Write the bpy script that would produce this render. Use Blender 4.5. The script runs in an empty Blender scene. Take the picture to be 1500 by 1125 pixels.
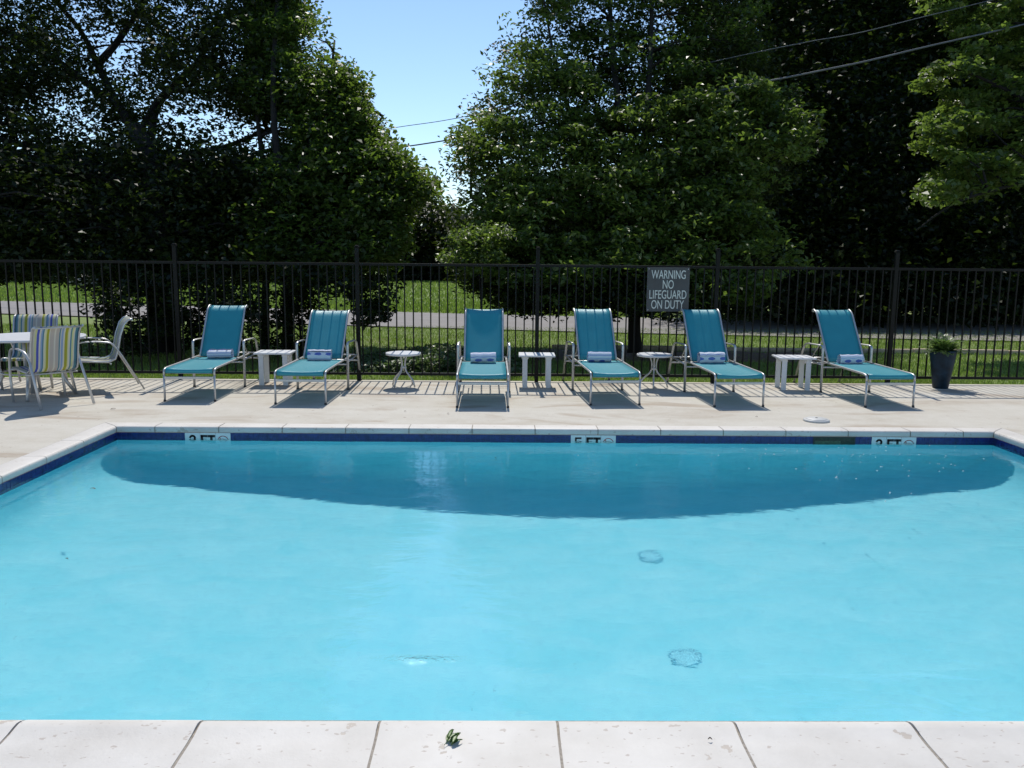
import bpy, bmesh, math, random
import numpy as np
from mathutils import Vector, Matrix
random.seed(7); rng = np.random.default_rng(11)
S = bpy.context.scene; COL = S.collection
R = math.radians

# ------------------------------------------------------------------ camera
EYE, PITCH, YAW, ROLL, FPX = 1.68, R(8.47), R(-0.83), R(0.53), 1218.0
fw = Vector((-math.sin(YAW)*math.cos(PITCH), math.cos(YAW)*math.cos(PITCH), -math.sin(PITCH)))
rt0 = Vector((math.cos(YAW), math.sin(YAW), 0)); up0 = rt0.cross(fw)
rt = rt0*math.cos(ROLL) + up0*math.sin(ROLL); up = -rt0*math.sin(ROLL) + up0*math.cos(ROLL)
cd = bpy.data.cameras.new('camera'); cam = bpy.data.objects.new('camera', cd); COL.objects.link(cam)
M = Matrix.Identity(4)
for i in range(3): M[i][0], M[i][1], M[i][2] = rt[i], up[i], -fw[i]
M[2][3] = EYE
cam.matrix_world = M
cd.sensor_width = 36; cd.lens = FPX/1500*36; cd.clip_start = .05; cd.clip_end = 2000
S.camera = cam

# ------------------------------------------------------------------ light
SUN_EL, SUN_AZ = R(54), R(-1.0)
w = bpy.data.worlds.new('World'); S.world = w; w.use_nodes = True
wn = w.node_tree; bg = wn.nodes['Background']
sky = wn.nodes.new('ShaderNodeTexSky'); sky.sky_type = 'NISHITA'; sky.sun_disc = False
sky.sun_elevation = SUN_EL; sky.sun_rotation = SUN_AZ; sky.altitude = 100
sky.air_density = 1.0; sky.dust_density = .0; sky.ozone_density = 3.0
wn.links.new(sky.outputs[0], bg.inputs[0]); bg.inputs[1].default_value = 0.15
sl = bpy.data.lights.new('sun', 'SUN'); sl.energy = 4.2; sl.angle = R(.53); sl.color = (1, .955, .88)
sun = bpy.data.objects.new('sun', sl); COL.objects.link(sun)
sdir = Vector((math.sin(SUN_AZ)*math.cos(SUN_EL), math.cos(SUN_AZ)*math.cos(SUN_EL), math.sin(SUN_EL)))
sun.rotation_euler = sdir.to_track_quat('Z', 'Y').to_euler()
sun.location = (0, 20, 30)
v = S.view_settings; v.view_transform = 'Standard'; v.look = 'None'; v.exposure = 0; v.gamma = 1; v.use_curve_mapping = False
cy = S.cycles; cy.max_bounces = 14; cy.transparent_max_bounces = 24; cy.diffuse_bounces = 9; cy.glossy_bounces = 6
cy.transmission_bounces = 12; cy.caustics_reflective = True; cy.caustics_refractive = True   # sunlight reaches the pool floor through the water surface
sl.cycles.is_caustics_light = True; sl.cycles.use_multiple_importance_sampling = False; w.cycles.is_caustics_light = False

def at(px, py, Y=None, z=None):
    """the point of the place seen on the photograph at (px, py), at distance Y or height z"""
    d = fw + rt*((px-750)/FPX) - up*((py-562.5)/FPX)
    t = (z-EYE)/d.z if z is not None else Y/d.y
    return Vector((0, 0, EYE)) + d*t

# ------------------------------------------------------------------ materials
def new_mat(name):
    m = bpy.data.materials.new(name); m.use_nodes = True
    nt = m.node_tree; b = nt.nodes['Principled BSDF']; return m, nt, b, nt.nodes['Material Output']
def N(nt, t, **k):
    n = nt.nodes.new('ShaderNode'+t)
    for a, b in k.items():
        if a.startswith('i_'): n.inputs[a[2:].replace('_', ' ')].default_value = b
        else: setattr(n, a, b)
    return n
def L(nt, a, b): nt.links.new(a, b)
def ramp(nt, src, stops, interp='LINEAR'):
    r = N(nt, 'ValToRGB'); r.color_ramp.interpolation = interp; e = r.color_ramp.elements
    while len(e) < len(stops): e.new(.5)
    for q, (p, c) in zip(e, stops): q.position = p; q.color = (c, c, c, 1) if isinstance(c, (int, float)) else (*c, 1)
    L(nt, src, r.inputs[0]); return r.outputs[0]
def noise(nt, scale, detail=4, rough=.55, vec=None, dist=0):
    n = N(nt, 'TexNoise'); n.inputs['Scale'].default_value = scale; n.inputs['Detail'].default_value = detail
    n.inputs['Roughness'].default_value = rough; n.inputs['Distortion'].default_value = dist
    if vec is not None: L(nt, vec, n.inputs['Vector'])
    return n.outputs[0]
def mix(nt, f, a, b, mode='MIX'):
    m = N(nt, 'Mix', data_type='RGBA', blend_type=mode)
    for s, x in ((m.inputs[0], f), (m.inputs[6], a), (m.inputs[7], b)):
        if hasattr(x, 'is_linked'): L(nt, x, s)
        elif isinstance(x, (int, float)): s.default_value = x
        else: s.default_value = (*x, 1)
    return m.outputs[2]
def bump(nt, h, strength, dist, b, sock='Normal'):
    n = N(nt, 'Bump'); n.inputs['Strength'].default_value = strength; n.inputs['Distance'].default_value = dist
    L(nt, h, n.inputs['Height']); L(nt, n.outputs[0], b.inputs[sock]); return n
def objco(nt, scale=None):
    t = N(nt, 'TexCoord').outputs['Object']
    if scale is None: return t
    m = N(nt, 'Mapping'); m.inputs['Scale'].default_value = scale; L(nt, t, m.inputs[0]); return m.outputs[0]
def geoco(nt, scale=None):
    t = N(nt, 'NewGeometry').outputs['Position']
    if scale is None: return t
    m = N(nt, 'Mapping'); m.inputs['Scale'].default_value = scale; L(nt, t, m.inputs[0]); return m.outputs[0]
def plain(name, c, rough=.5, metal=0, nscale=30, var=.15, bmp=.0, coat=0):
    m, nt, b, o = new_mat(name); b.inputs['Roughness'].default_value = rough; b.inputs['Metallic'].default_value = metal
    f = noise(nt, nscale, 5, .6, objco(nt))
    L(nt, mix(nt, ramp(nt, f, [(.3, 0.0), (.7, 1.0)]), tuple(x*(1-var) for x in c), tuple(min(1, x*(1+var)) for x in c)), b.inputs['Base Color'])
    if bmp: bump(nt, f, .5, bmp, b)
    b.inputs['Coat Weight'].default_value = coat
    return m
MAT = {}
def deck_mat():
    m, nt, b, o = new_mat('concrete_deck'); p = geoco(nt)
    big = noise(nt, .9, 5, .6, geoco(nt, (.6, 1.4, 1))); mid = noise(nt, 5, 6, .65, p); fine = noise(nt, 90, 4, .7, p)
    c = mix(nt, ramp(nt, big, [(.38, 0.0), (.68, 1.0)]), (.535, .50, .425), (.45, .40, .32))
    c = mix(nt, ramp(nt, mid, [(.35, 0.0), (.75, .55)]), c, (.60, .565, .50))
    st = ramp(nt, noise(nt, .55, 6, .62, geoco(nt, (.8, 2.2, 1)), 1.2), [(.53, 0.0), (.64, .85)])
    c = mix(nt, st, c, (.37, .30, .225))
    sp = ramp(nt, noise(nt, 14, 3, .5, p), [(.69, 0.0), (.72, .8)]); c = mix(nt, sp, c, (.30, .24, .19))
    c = mix(nt, ramp(nt, fine, [(.3, .25), (.6, 0.0)]), c, (.32, .29, .25))
    L(nt, c, b.inputs['Base Color']); b.inputs['Roughness'].default_value = .85
    bump(nt, fine, .5, .003, b); return m
MAT['deck'] = deck_mat()
def coping_mat():
    m, nt, b, o = new_mat('painted_coping'); p = geoco(nt)
    a = noise(nt, 7, 6, .6, p); f = noise(nt, 60, 4, .6, p)
    c = mix(nt, ramp(nt, noise(nt, 3, 5, .6, p), [(.35, 0.0), (.7, 1.0)]), (.625, .59, .54), (.53, .495, .445))
    chip = N(nt, 'Math', operation='ADD'); L(nt, a, chip.inputs[0])
    ff = N(nt, 'Math', operation='MULTIPLY'); ff.inputs[1].default_value = .22; L(nt, noise(nt, 38, 3, .6, p), ff.inputs[0]); L(nt, ff.outputs[0], chip.inputs[1])
    ch = ramp(nt, chip.outputs[0], [(.775, 0.0), (.785, 1.0)])
    c = mix(nt, ch, c, (.46, .40, .34))
    pit = ramp(nt, noise(nt, 26, 2, .5, geoco(nt, (1, 1.7, 1))), [(.665, 0.0), (.70, .8)]); c = mix(nt, pit, c, (.40, .34, .29))
    L(nt, c, b.inputs['Base Color']); b.inputs['Roughness'].default_value = .6
    h = N(nt, 'Math', operation='SUBTRACT'); L(nt, f, h.inputs[0]); L(nt, ch, h.inputs[1])
    bump(nt, h.outputs[0], .35, .003, b); return m
MAT['coping'] = coping_mat()
MAT['grout'] = plain('grout', (.30, .265, .22), .95, 0, 60, .3)
MAT['tile_blue'] = plain('blue_tile', (.012, .024, .13), .18, 0, 20, .45)
MAT['tile_white'] = plain('white_tile', (.66, .70, .68), .25, 0, 30, .05)
MAT['black_print'] = plain('black_print', (.012, .012, .015), .4)
MAT['red_print'] = plain('red_print', (.40, .05, .04), .4)
MAT['slot_shade'] = plain('skimmer_throat_shade', (.035, .05, .035), .8, 0, 30, .5)  # dark colour stands for the shade inside the skimmer mouth
def plaster_mat():
    m, nt, b, o = new_mat('pool_plaster'); p = geoco(nt)
    c = mix(nt, ramp(nt, noise(nt, 2.2, 6, .65, geoco(nt, (1, 1.6, 1)), .6), [(.35, 0.0), (.68, 1.0)]), (.25, .765, .845), (.35, .82, .885))
    c = mix(nt, ramp(nt, noise(nt, 14, 5, .7, geoco(nt, (.7, 2, 1)), 1.5), [(.46, 0.0), (.75, .65)]), c, (.23, .63, .75))  # streaky plaster mottle, also standing in for faint caustic light
    sp = ramp(nt, noise(nt, 24, 3, .5, p), [(.73, 0.0), (.76, .55)]); c = mix(nt, sp, c, (.14, .40, .48))
    L(nt, c, b.inputs['Base Color']); b.inputs['Roughness'].default_value = .8; return m
MAT['plaster'] = plaster_mat()
def water_mat():
    m, nt, b, o = new_mat('pool_water'); nt.nodes.remove(b); p = geoco(nt)
    a = noise(nt, 2.3, 3, .5, geoco(nt, (1, 1.5, 1)), .4); c = noise(nt, 9, 2, .5, geoco(nt, (.7, 1.6, 1)), .3)
    h = N(nt, 'Math', operation='MULTIPLY_ADD'); h.inputs[1].default_value = .16; L(nt, c, h.inputs[0]); L(nt, a, h.inputs[2])
    h2 = N(nt, 'Math', operation='MULTIPLY_ADD'); h2.inputs[1].default_value = .085; L(nt, noise(nt, 26, 3, .6, geoco(nt, (.8, 1.4, 1))), h2.inputs[0]); L(nt, h.outputs[0], h2.inputs[2]); h = h2
    # a small patch of choppy water where the sun glints
    s = N(nt, 'Separate XYZ') if False else N(nt, 'SeparateXYZ'); L(nt, p, s.inputs[0])
    def gauss(sock, c0, r):
        u = N(nt, 'Math', operation='SUBTRACT'); u.inputs[1].default_value = c0; L(nt, sock, u.inputs[0])
        d = N(nt, 'Math', operation='DIVIDE'); d.inputs[1].default_value = r; L(nt, u.outputs[0], d.inputs[0])
        q = N(nt, 'Math', operation='MULTIPLY'); L(nt, d.outputs[0], q.inputs[0]); L(nt, d.outputs[0], q.inputs[1]); return q.outputs[0]
    ad = N(nt, 'Math', operation='ADD'); L(nt, gauss(s.outputs[0], -.34, .16), ad.inputs[0]); L(nt, gauss(s.outputs[1], 3.55, .035), ad.inputs[1])
    ms = N(nt, 'Math', operation='MULTIPLY'); ms.inputs[1].default_value = -1; L(nt, ad.outputs[0], ms.inputs[0])
    ex = N(nt, 'Math', operation='EXPONENT'); L(nt, ms.outputs[0], ex.inputs[0])
    chop = N(nt, 'Math', operation='MULTIPLY'); L(nt, ex.outputs[0], chop.inputs[0]); L(nt, noise(nt, 55, 2, .5, p), chop.inputs[1])
    ch2 = N(nt, 'Math', operation='MULTIPLY_ADD'); ch2.inputs[1].default_value = 2.2; L(nt, chop.outputs[0], ch2.inputs[0]); L(nt, h.outputs[0], ch2.inputs[2])
    gl = N(nt, 'BsdfGlossy'); gl.inputs['Roughness'].default_value = .04
    rf = N(nt, 'BsdfRefraction'); rf.inputs['IOR'].default_value = 1.33; rf.inputs['Roughness'].default_value = 0
    fr = N(nt, 'Fresnel'); fr.inputs[0].default_value = 1.33
    bp = N(nt, 'Bump'); bp.inputs['Strength'].default_value = 1; bp.inputs['Distance'].default_value = .0068
    L(nt, ch2.outputs[0], bp.inputs['Height'])
    for q in (gl, rf, fr): L(nt, bp.outputs[0], q.inputs['Normal'])
    mx = N(nt, 'MixShader'); L(nt, fr.outputs[0], mx.inputs[0]); L(nt, rf.outputs[0], mx.inputs[1]); L(nt, gl.outputs[0], mx.inputs[2])
    L(nt, mx.outputs[0], o.inputs['Surface'])
    return m
MAT['water'] = water_mat()
MAT['metal'] = plain('painted_aluminium', (.50, .50, .50), .38, .55, 12, .1)
MAT['chrome'] = plain('brushed_aluminium', (.42, .42, .46), .3, .8, 12, .1)
MAT['white_wood'] = plain('white_plastic_lumber', (.66, .67, .68), .55, 0, 18, .08)
MAT['white_top'] = plain('white_tabletop', (.60, .61, .63), .4, 0, 10, .06)
MAT['rubber'] = plain('dark_rubber', (.03, .03, .03), .7)
MAT['iron'] = plain('dark_iron', (.0045, .005, .0045), .55, 0, 20, .3); MAT['iron'].node_tree.nodes['Principled BSDF'].inputs['Specular IOR Level'].default_value = .22
MAT['sign'] = plain('grey_sign', (.055, .055, .058), .5, 0, 12, .12)
MAT['sign_print'] = plain('pale_print', (.62, .64, .60), .6)
MAT['lid'] = plain('white_plastic_lid', (.50, .50, .48), .5, 0, 20, .08)
MAT['planter'] = plain('dark_glaze', (.006, .020, .036), .5, 0, 9, .6, coat=.0); MAT['planter'].node_tree.nodes['Principled BSDF'].inputs['Specular IOR Level'].default_value = .25
MAT['bark'] = plain('bark', (.009, .0075, .006), .95, 0, 9, .5, .03)
MAT['soil'] = plain('bed_soil', (.16, .10, .065), .95, 0, 10, .4, .02)
MAT['timber'] = plain('weathered_stone_edging', (.42, .34, .24), .9, 0, 9, .3, .01)
MAT['rock'] = plain('pale_rock', (.35, .32, .26), .9, 0, 3, .3, .03)
MAT['cable'] = plain('cable_sheath', (.10, .11, .12), .4, .4, 10, .1)
MAT['drain'] = plain('drain_grate', (.33, .82, .92), .7, 0, 60, .12)
MAT['drain_rim'] = plain('drain_rim', (.14, .52, .66), .6)
MAT['petal'] = plain('white_petal', (.75, .75, .72), .6)
MAT['deadleaf'] = plain('dead_leaf', (.09, .06, .035), .8)
def sling_mat():
    m, nt, b, o = new_mat('teal_sling'); p = objco(nt)
    wv = N(nt, 'TexWave'); wv.inputs['Scale'].default_value = 90; wv.bands_direction = 'X'; L(nt, p, wv.inputs[0])
    c = mix(nt, ramp(nt, noise(nt, 6, 4, .6, p), [(.3, 0.0), (.7, 1.0)]), (.026, .36, .44), (.033, .40, .485))
    c = mix(nt, ramp(nt, wv.outputs[0], [(.0, .16), (.4, 0.0)]), c, (.008, .14, .20))
    L(nt, c, b.inputs['Base Color']); b.inputs['Roughness'].default_value = .42; b.inputs['Specular IOR Level'].default_value = .8
    t = N(nt, 'BsdfTranslucent'); t.inputs[0].default_value = (.003, .11, .115, 1)
    mx = N(nt, 'MixShader'); mx.inputs[0].default_value = .30
    L(nt, b.outputs[0], mx.inputs[1]); L(nt, t.outputs[0], mx.inputs[2]); L(nt, mx.outputs[0], o.inputs[0])
    bump(nt, wv.outputs[0], .3, .001, b); return m
MAT['sling'] = sling_mat()
def stripe_mat():
    m, nt, b, o = new_mat('striped_sling')
    s = N(nt, 'SeparateXYZ'); L(nt, objco(nt), s.inputs[0])
    mr = N(nt, 'MapRange'); mr.inputs[1].default_value = -.26; mr.inputs[2].default_value = .26; L(nt, s.outputs[0], mr.inputs[0])
    W = (.62, .62, .57); BL = (.10, .13, .50); TE = (.12, .28, .36); OL = (.40, .40, .05); CR = (.60, .62, .36); TA = (.50, .47, .44); LB = (.30, .40, .58); DB = (.07, .16, .24)
    seq = [(TA, .05), (W, .03), (CR, .04), (BL, .05), (W, .035), (LB, .03), (TE, .03), (W, .025), (CR, .03), (OL, .045), (W, .02), (TA, .09), (W, .03), (TA, .07), (TE, .03), (W, .02), (LB, .045), (W, .03), (OL, .06), (CR, .02), (W, .04), (TE, .03), (CR, .035), (W, .03), (TE, .05), (DB, .03), (W, .02)]
    seq = seq[::-1]; tot = sum(a for _, a in seq); pos = 0; st = []
    for c, wd in seq: st.append((pos/tot, c)); pos += wd
    c = ramp(nt, mr.outputs[0], st, 'CONSTANT')
    L(nt, c, b.inputs['Base Color']); b.inputs['Roughness'].default_value = .65
    t = N(nt, 'BsdfTranslucent'); L(nt, c, t.inputs[0])
    mx = N(nt, 'MixShader'); mx.inputs[0].default_value = .42
    L(nt, b.outputs[0], mx.inputs[1]); L(nt, t.outputs[0], mx.inputs[2]); L(nt, mx.outputs[0], o.inputs[0]); return m
MAT['stripe'] = stripe_mat()
def towel_mat():
    m, nt, b, o = new_mat('towel')
    s = N(nt, 'SeparateXYZ'); L(nt, objco(nt), s.inputs[0])
    wv = N(nt, 'Math', operation='MULTIPLY'); wv.inputs[1].default_value = 27; L(nt, s.outputs[2], wv.inputs[0])
    fr = N(nt, 'Math', operation='FRACT'); L(nt, wv.outputs[0], fr.inputs[0])
    c = ramp(nt, fr.outputs[0], [(0, (.70, .72, .76)), (.30, (.12, .17, .48)), (.44, (.70, .72, .76)), (.62, (.40, .47, .70)), (.74, (.72, .74, .77))], 'CONSTANT')
    L(nt, c, b.inputs['Base Color']); b.inputs['Roughness'].default_value = .95
    bump(nt, noise(nt, 150, 3, .6, objco(nt)), .8, .004, b); return m
MAT['towel'] = towel_mat()
def leaf_mat(name, c0, c1, trans=.35, tc=(.10, .20, .02), rough=.42, spec=.5):
    m, nt, b, o = new_mat(name)
    a = N(nt, 'Attribute', attribute_name='tint')
    c = mix(nt, a.outputs['Fac'], c0, c1); L(nt, c, b.inputs['Base Color'])
    b.inputs['Roughness'].default_value = rough; b.inputs['Specular IOR Level'].default_value = spec
    t = N(nt, 'BsdfTranslucent')
    L(nt, mix(nt, a.outputs['Fac'], tuple(x*.6 for x in tc), tc), t.inputs[0])
    mx = N(nt, 'MixShader'); mx.inputs[0].default_value = trans
    L(nt, b.outputs[0], mx.inputs[1]); L(nt, t.outputs[0], mx.inputs[2]); L(nt, mx.outputs[0], o.inputs[0]); return m
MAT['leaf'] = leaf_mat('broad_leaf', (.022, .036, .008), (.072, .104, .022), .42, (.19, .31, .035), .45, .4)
MAT['leaf_lit_pale'] = leaf_mat('lit_pale_leaf', (.045, .070, .015), (.13, .175, .036), .42, (.24, .37, .05))  # brighter leaf copy: sunlight on clumps put into the colour; also the pale bush
MAT['leaf_shaded'] = leaf_mat('shaded_leaf', (.008, .013, .004), (.028, .040, .010), .32, (.08, .13, .015), .5, .3)  # darker leaf copy: shade of the crowns put into the colour
MAT['weed'] = leaf_mat('weed_leaf', (.06, .10, .03), (.17, .22, .10), .35, (.15, .25, .06))
MAT['fern'] = leaf_mat('fern_leaf', (.07, .13, .03), (.14, .22, .06), .4, (.20, .34, .06))
MAT['grass'] = leaf_mat('grass_blade', (.16, .25, .035), (.31, .37, .09), .42, (.26, .40, .06), .5)
MAT['sprig'] = leaf_mat('fallen_leaf', (.12, .20, .05), (.26, .33, .14), .15)
def ground_mat():
    m, nt, b, o = new_mat('lawn_ground'); p = geoco(nt)
    big = noise(nt, .25, 5, .6, p); mid = noise(nt, 1.7, 5, .65, p); fine = noise(nt, 22, 4, .7, geoco(nt, (1, .5, 1)))
    c = mix(nt, ramp(nt, mid, [(.35, 0.0), (.7, 1.0)]), (.15, .235, .034), (.23, .29, .07))
    c = mix(nt, ramp(nt, big, [(.5, 0.0), (.72, .7)]), c, (.17, .18, .075))
    c = mix(nt, ramp(nt, fine, [(.3, .5), (.65, 0.0)]), c, (.05, .085, .02))
    # dry dirt left of the oak
    dirt = ramp(nt, noise(nt, .55, 5, .65, p, .8), [(.60, 0.0), (.67, .8)]); 
    s = N(nt, 'SeparateXYZ'); L(nt, p, s.inputs[0])
    near = ramp(nt, s.outputs[1], [(.0, 0.0), (1.0, 1.0)])
    mr = N(nt, 'MapRange'); mr.inputs[1].default_value = 17; mr.inputs[2].default_value = 20; mr.inputs[3].default_value = 1; mr.inputs[4].default_value = 0; L(nt, s.outputs[1], mr.inputs[0])
    mm = N(nt, 'Math', operation='MULTIPLY'); L(nt, dirt, mm.inputs[0]); L(nt, mr.outputs[0], mm.inputs[1])
    c = mix(nt, mm.outputs[0], c, (.24, .18, .13))
    L(nt, c, b.inputs['Base Color']); b.inputs['Roughness'].default_value = .9
    bump(nt, fine, .7, .04, b); return m
MAT['ground'] = ground_mat()
def road_mat():
    m, nt, b, o = new_mat('asphalt'); p = geoco(nt)
    c = mix(nt, ramp(nt, noise(nt, 1.2, 5, .6, p), [(.3, 0.0), (.7, 1.0)]), (.225, .21, .20), (.28, .262, .25))
    c = mix(nt, ramp(nt, noise(nt, 60, 3, .6, p), [(.3, .4), (.6, 0.0)]), c, (.15, .135, .13))
    L(nt, c, b.inputs['Base Color']); b.inputs['Roughness'].default_value = .9; return m
MAT['road'] = road_mat()

# ------------------------------------------------------------------ helpers
def empty(name, loc, rz=0):
    o = bpy.data.objects.new(name, None); COL.objects.link(o); o.location = loc; o.rotation_euler = (0, 0, rz); o.empty_display_size = .2; return o
def tag(o, label=None, cat=None, group=None, kind=None):
    if label: o['label'] = label
    if cat: o['category'] = cat
    if group: o['group'] = group
    if kind: o['kind'] = kind
    return o
def link(name, me, parent=None):
    o = bpy.data.objects.new(name, me); COL.objects.link(o)
    if parent is not None: o.parent = parent
    return o
class MB:
    def __init__(s): s.v = []; s.f = []; s.sm = []
    def add(s, vs, fs, sm=False):
        n = len(s.v); s.v += [tuple(x) for x in vs]; s.f += [tuple(i+n for i in f) for f in fs]; s.sm += [sm]*len(fs); return s
    def box(s, x0, x1, y0, y1, z0, z1, bev=0, mat=None):
        if bev:
            b = bev; lay = [(z0, b), (z0+b, 0), (z1-b, 0), (z1, b)]; vs = []
            for z, i in lay: vs += [(x0+i, y0+i, z), (x1-i, y0+i, z), (x1-i, y1-i, z), (x0+i, y1-i, z)]
            fs = [(3, 2, 1, 0), (12, 13, 14, 15)]
            for k in range(3):
                for j in range(4): fs.append((4*k+j, 4*k+(j+1) % 4, 4*k+4+(j+1) % 4, 4*k+4+j))
        else:
            vs = [(x0, y0, z0), (x1, y0, z0), (x1, y1, z0), (x0, y1, z0), (x0, y0, z1), (x1, y0, z1), (x1, y1, z1), (x0, y1, z1)]
            fs = [(3, 2, 1, 0), (4, 5, 6, 7), (0, 1, 5, 4), (1, 2, 6, 5), (2, 3, 7, 6), (3, 0, 4, 7)]
        if mat is not None: vs = [mat @ Vector(q) for q in vs]
        return s.add(vs, fs)
    def tube(s, pts, r, n=8, flat=1.0, side=None):
        pts = [Vector(p) for p in pts]; rs = r if isinstance(r, (list, tuple)) else [r]*len(pts)
        t0 = (pts[1]-pts[0]).normalized()
        a = Vector(side) if side else (Vector((0, 0, 1)) if abs(t0.z) < .9 else Vector((1, 0, 0)))
        vs = []; prev = None
        for i, p in enumerate(pts):
            t = (pts[min(i+1, len(pts)-1)]-pts[max(i-1, 0)]).normalized()
            if side: u = (a - t*a.dot(t)).normalized()
            else:
                u = (a - t*a.dot(t)); u = u.normalized() if u.length > 1e-6 else t.orthogonal().normalized(); a = u
            w_ = t.cross(u)
            for k in range(n):
                th = 2*math.pi*k/n; vs.append(p + u*math.cos(th)*rs[i]*flat + w_*math.sin(th)*rs[i])
        fs = [(i*n+k, i*n+(k+1) % n, (i+1)*n+(k+1) % n, (i+1)*n+k) for i in range(len(pts)-1) for k in range(n)]
        m = len(pts)-1; s.add(vs, fs, True); b = len(s.v)-len(vs)
        s.f += [tuple(b+k for k in reversed(range(n))), tuple(b+m*n+k for k in range(n))]; s.sm += [False, False]
        return s
    def lathe(s, prof, n=24, c=(0, 0, 0)):
        vs = [(c[0]+r*math.cos(2*math.pi*k/n), c[1]+r*math.sin(2*math.pi*k/n), c[2]+z) for r, z in prof for k in range(n)]
        fs = [(i*n+k, i*n+(k+1) % n, (i+1)*n+(k+1) % n, (i+1)*n+k) for i in range(len(prof)-1) for k in range(n)]
        s.add(vs, fs, True); b = len(s.v)-len(vs); s.f.append(tuple(b+(len(prof)-1)*n+k for k in range(n))); s.sm.append(False)
        s.f.append(tuple(b+k for k in reversed(range(n)))); s.sm.append(False); return s
    def sheet(s, prof, x0, x1, th, nx=6, sag=0, xt=None):
        """a cloth strip: prof = (y, z) points, width in x; xt = half-width factor along the profile"""
        m = len(prof); top = []; bot = []
        for i, (y, z) in enumerate(prof):
            a = prof[max(i-1, 0)]; b = prof[min(i+1, m-1)]; l = math.hypot(b[0]-a[0], b[1]-a[1]); ny, nz = -(b[1]-a[1])/l, (b[0]-a[0])/l
            f = xt[i] if xt else 1
            for k in range(nx+1):
                u = k/nx; x = ((x0+x1)/2 + (u-.5)*(x1-x0)*f); d = -sag*(1-(2*u-1)**2)*math.sin(math.pi*i/(m-1))
                top.append((x, y+ny*d, z+nz*d)); bot.append((x, y+ny*(d-th), z+nz*(d-th)))
        n = len(top); w_ = nx+1; fs = []
        for i in range(m-1):
            for k in range(nx):
                q = (i*w_+k, i*w_+k+1, (i+1)*w_+k+1, (i+1)*w_+k); fs.append(q); fs.append(tuple(n+j for j in reversed(q)))
        for i in range(m-1):
            fs.append((i*w_, (i+1)*w_, n+(i+1)*w_, n+i*w_)); fs.append((i*w_+nx, n+i*w_+nx, n+(i+1)*w_+nx, (i+1)*w_+nx))
        for k in range(nx):
            fs.append((k, n+k, n+k+1, k+1)); e = (m-1)*w_; fs.append((e+k, e+k+1, n+e+k+1, n+e+k))
        return s.add(top+bot, fs, True)
    def mesh(s, name, mat):
        me = bpy.data.meshes.new(name); me.from_pydata(s.v, [], s.f); me.polygons.foreach_set('use_smooth', s.sm)
        me.materials.append(MAT[mat] if isinstance(mat, str) else mat); me.update(); return me
    def build(s, name, mat, parent=None): return link(name, s.mesh(name, mat), parent)
def arc(c, r, a0, a1, n=5, plane='yz', x=0):
    out = []
    for i in range(n+1):
        a = R(a0+(a1-a0)*i/n); p = (c[0]+r*math.cos(a), c[1]+r*math.sin(a)); out.append((x, p[0], p[1]))
    return out
def copy_tree(o, parent=None):
    c = o.copy(); COL.objects.link(c)
    if parent is not None: c.parent = parent
    for ch in list(KIDS.get(o.name, [])) or [q for q in o.children]: copy_tree(ch, c)
    return c
KIDS = {}
def fast_mesh(name, V, F, mat, tint=None, n=4):
    me = bpy.data.meshes.new(name); V = np.ascontiguousarray(V, np.float32); F = np.ascontiguousarray(F, np.int32)
    me.vertices.add(len(V)); me.vertices.foreach_set('co', V.ravel())
    me.loops.add(F.size); me.loops.foreach_set('vertex_index', F.ravel())
    me.polygons.add(len(F)); me.polygons.foreach_set('loop_start', np.arange(0, F.size, n, dtype=np.int32)); me.polygons.foreach_set('loop_total', np.full(len(F), n, np.int32))
    if tint is not None:
        a = me.attributes.new('tint', 'FLOAT', 'FACE'); a.data.foreach_set('value', np.ascontiguousarray(tint, np.float32))
    me.materials.append(MAT[mat]); me.update(calc_edges=True); me.validate(); return me
def leaves(C, length, width, rg, up_bias=1.0, droop=.25):
    """one folded rhombic leaf (two triangles as a quad) at every centre C"""
    n = len(C); nor = rg.normal(0, .55, (n, 3)); nor[:, 2] += up_bias; nor /= np.linalg.norm(nor, axis=1)[:, None]
    d = rg.normal(0, 1, (n, 3)); d[:, 2] -= droop; d -= nor*(d*nor).sum(1)[:, None]; d /= np.linalg.norm(d, axis=1)[:, None]+1e-9
    s = np.cross(nor, d); sc = rg.uniform(.65, 1.25, n)[:, None]
    Lh = d*length*.5*sc; Wh = s*width*.5*sc; k = nor*width*.22*sc
    V = np.stack([C-Lh, C+Wh+k, C+Lh-nor*length*.10*sc, C-Wh+k], 1).reshape(-1, 3)
    F = np.arange(n*4).reshape(n, 4); return V, F

# ------------------------------------------------------------------ ground, road
PX0, PX1, PY0, PY1 = -3.83, 5.01, 2.86, 8.20           # pool, inside of the coping
DY = 11.60                                             # far edge of the deck
def hill(x, y):
    h = -.04 + .25*math.exp(-((x+4)/9)**2)*max(0, min(1, (y-34)/16))
    return h - .0*max(0, y)
xs = sorted(set([-500, -250, -120, -80]+list(np.arange(-60, 61, 3.))+[80, 120, 250, 500, PX0-.1, PX1+.1, -14.5, 16.5]))
ys = sorted(set([-500, -200, -80, -30, -6.5, 0, PY0-.1, PY1+.1, DY-.02, 12.2, 14, 17]+list(np.arange(20, 81, 3.))+[100, 150, 250, 400, 600]))
g = MB(); idx = {}
for i, x in enumerate(xs):
    for j, y in enumerate(ys): idx[i, j] = len(g.v); g.v.append((x, y, hill(x, y) if y > DY else (-.06 if y < DY-.1 else -.04)))
for i in range(len(xs)-1):
    for j in range(len(ys)-1):
        if PX0-.2 < xs[i] < PX1 and PY0-.2 < ys[j] < PY1: continue
        g.f.append((idx[i, j], idx[i+1, j], idx[i+1, j+1], idx[i, j+1])); g.sm.append(True)
tag(g.build('ground', 'ground'), 'green lawn stretching away behind the fence towards the woods', kind='structure')
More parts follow.
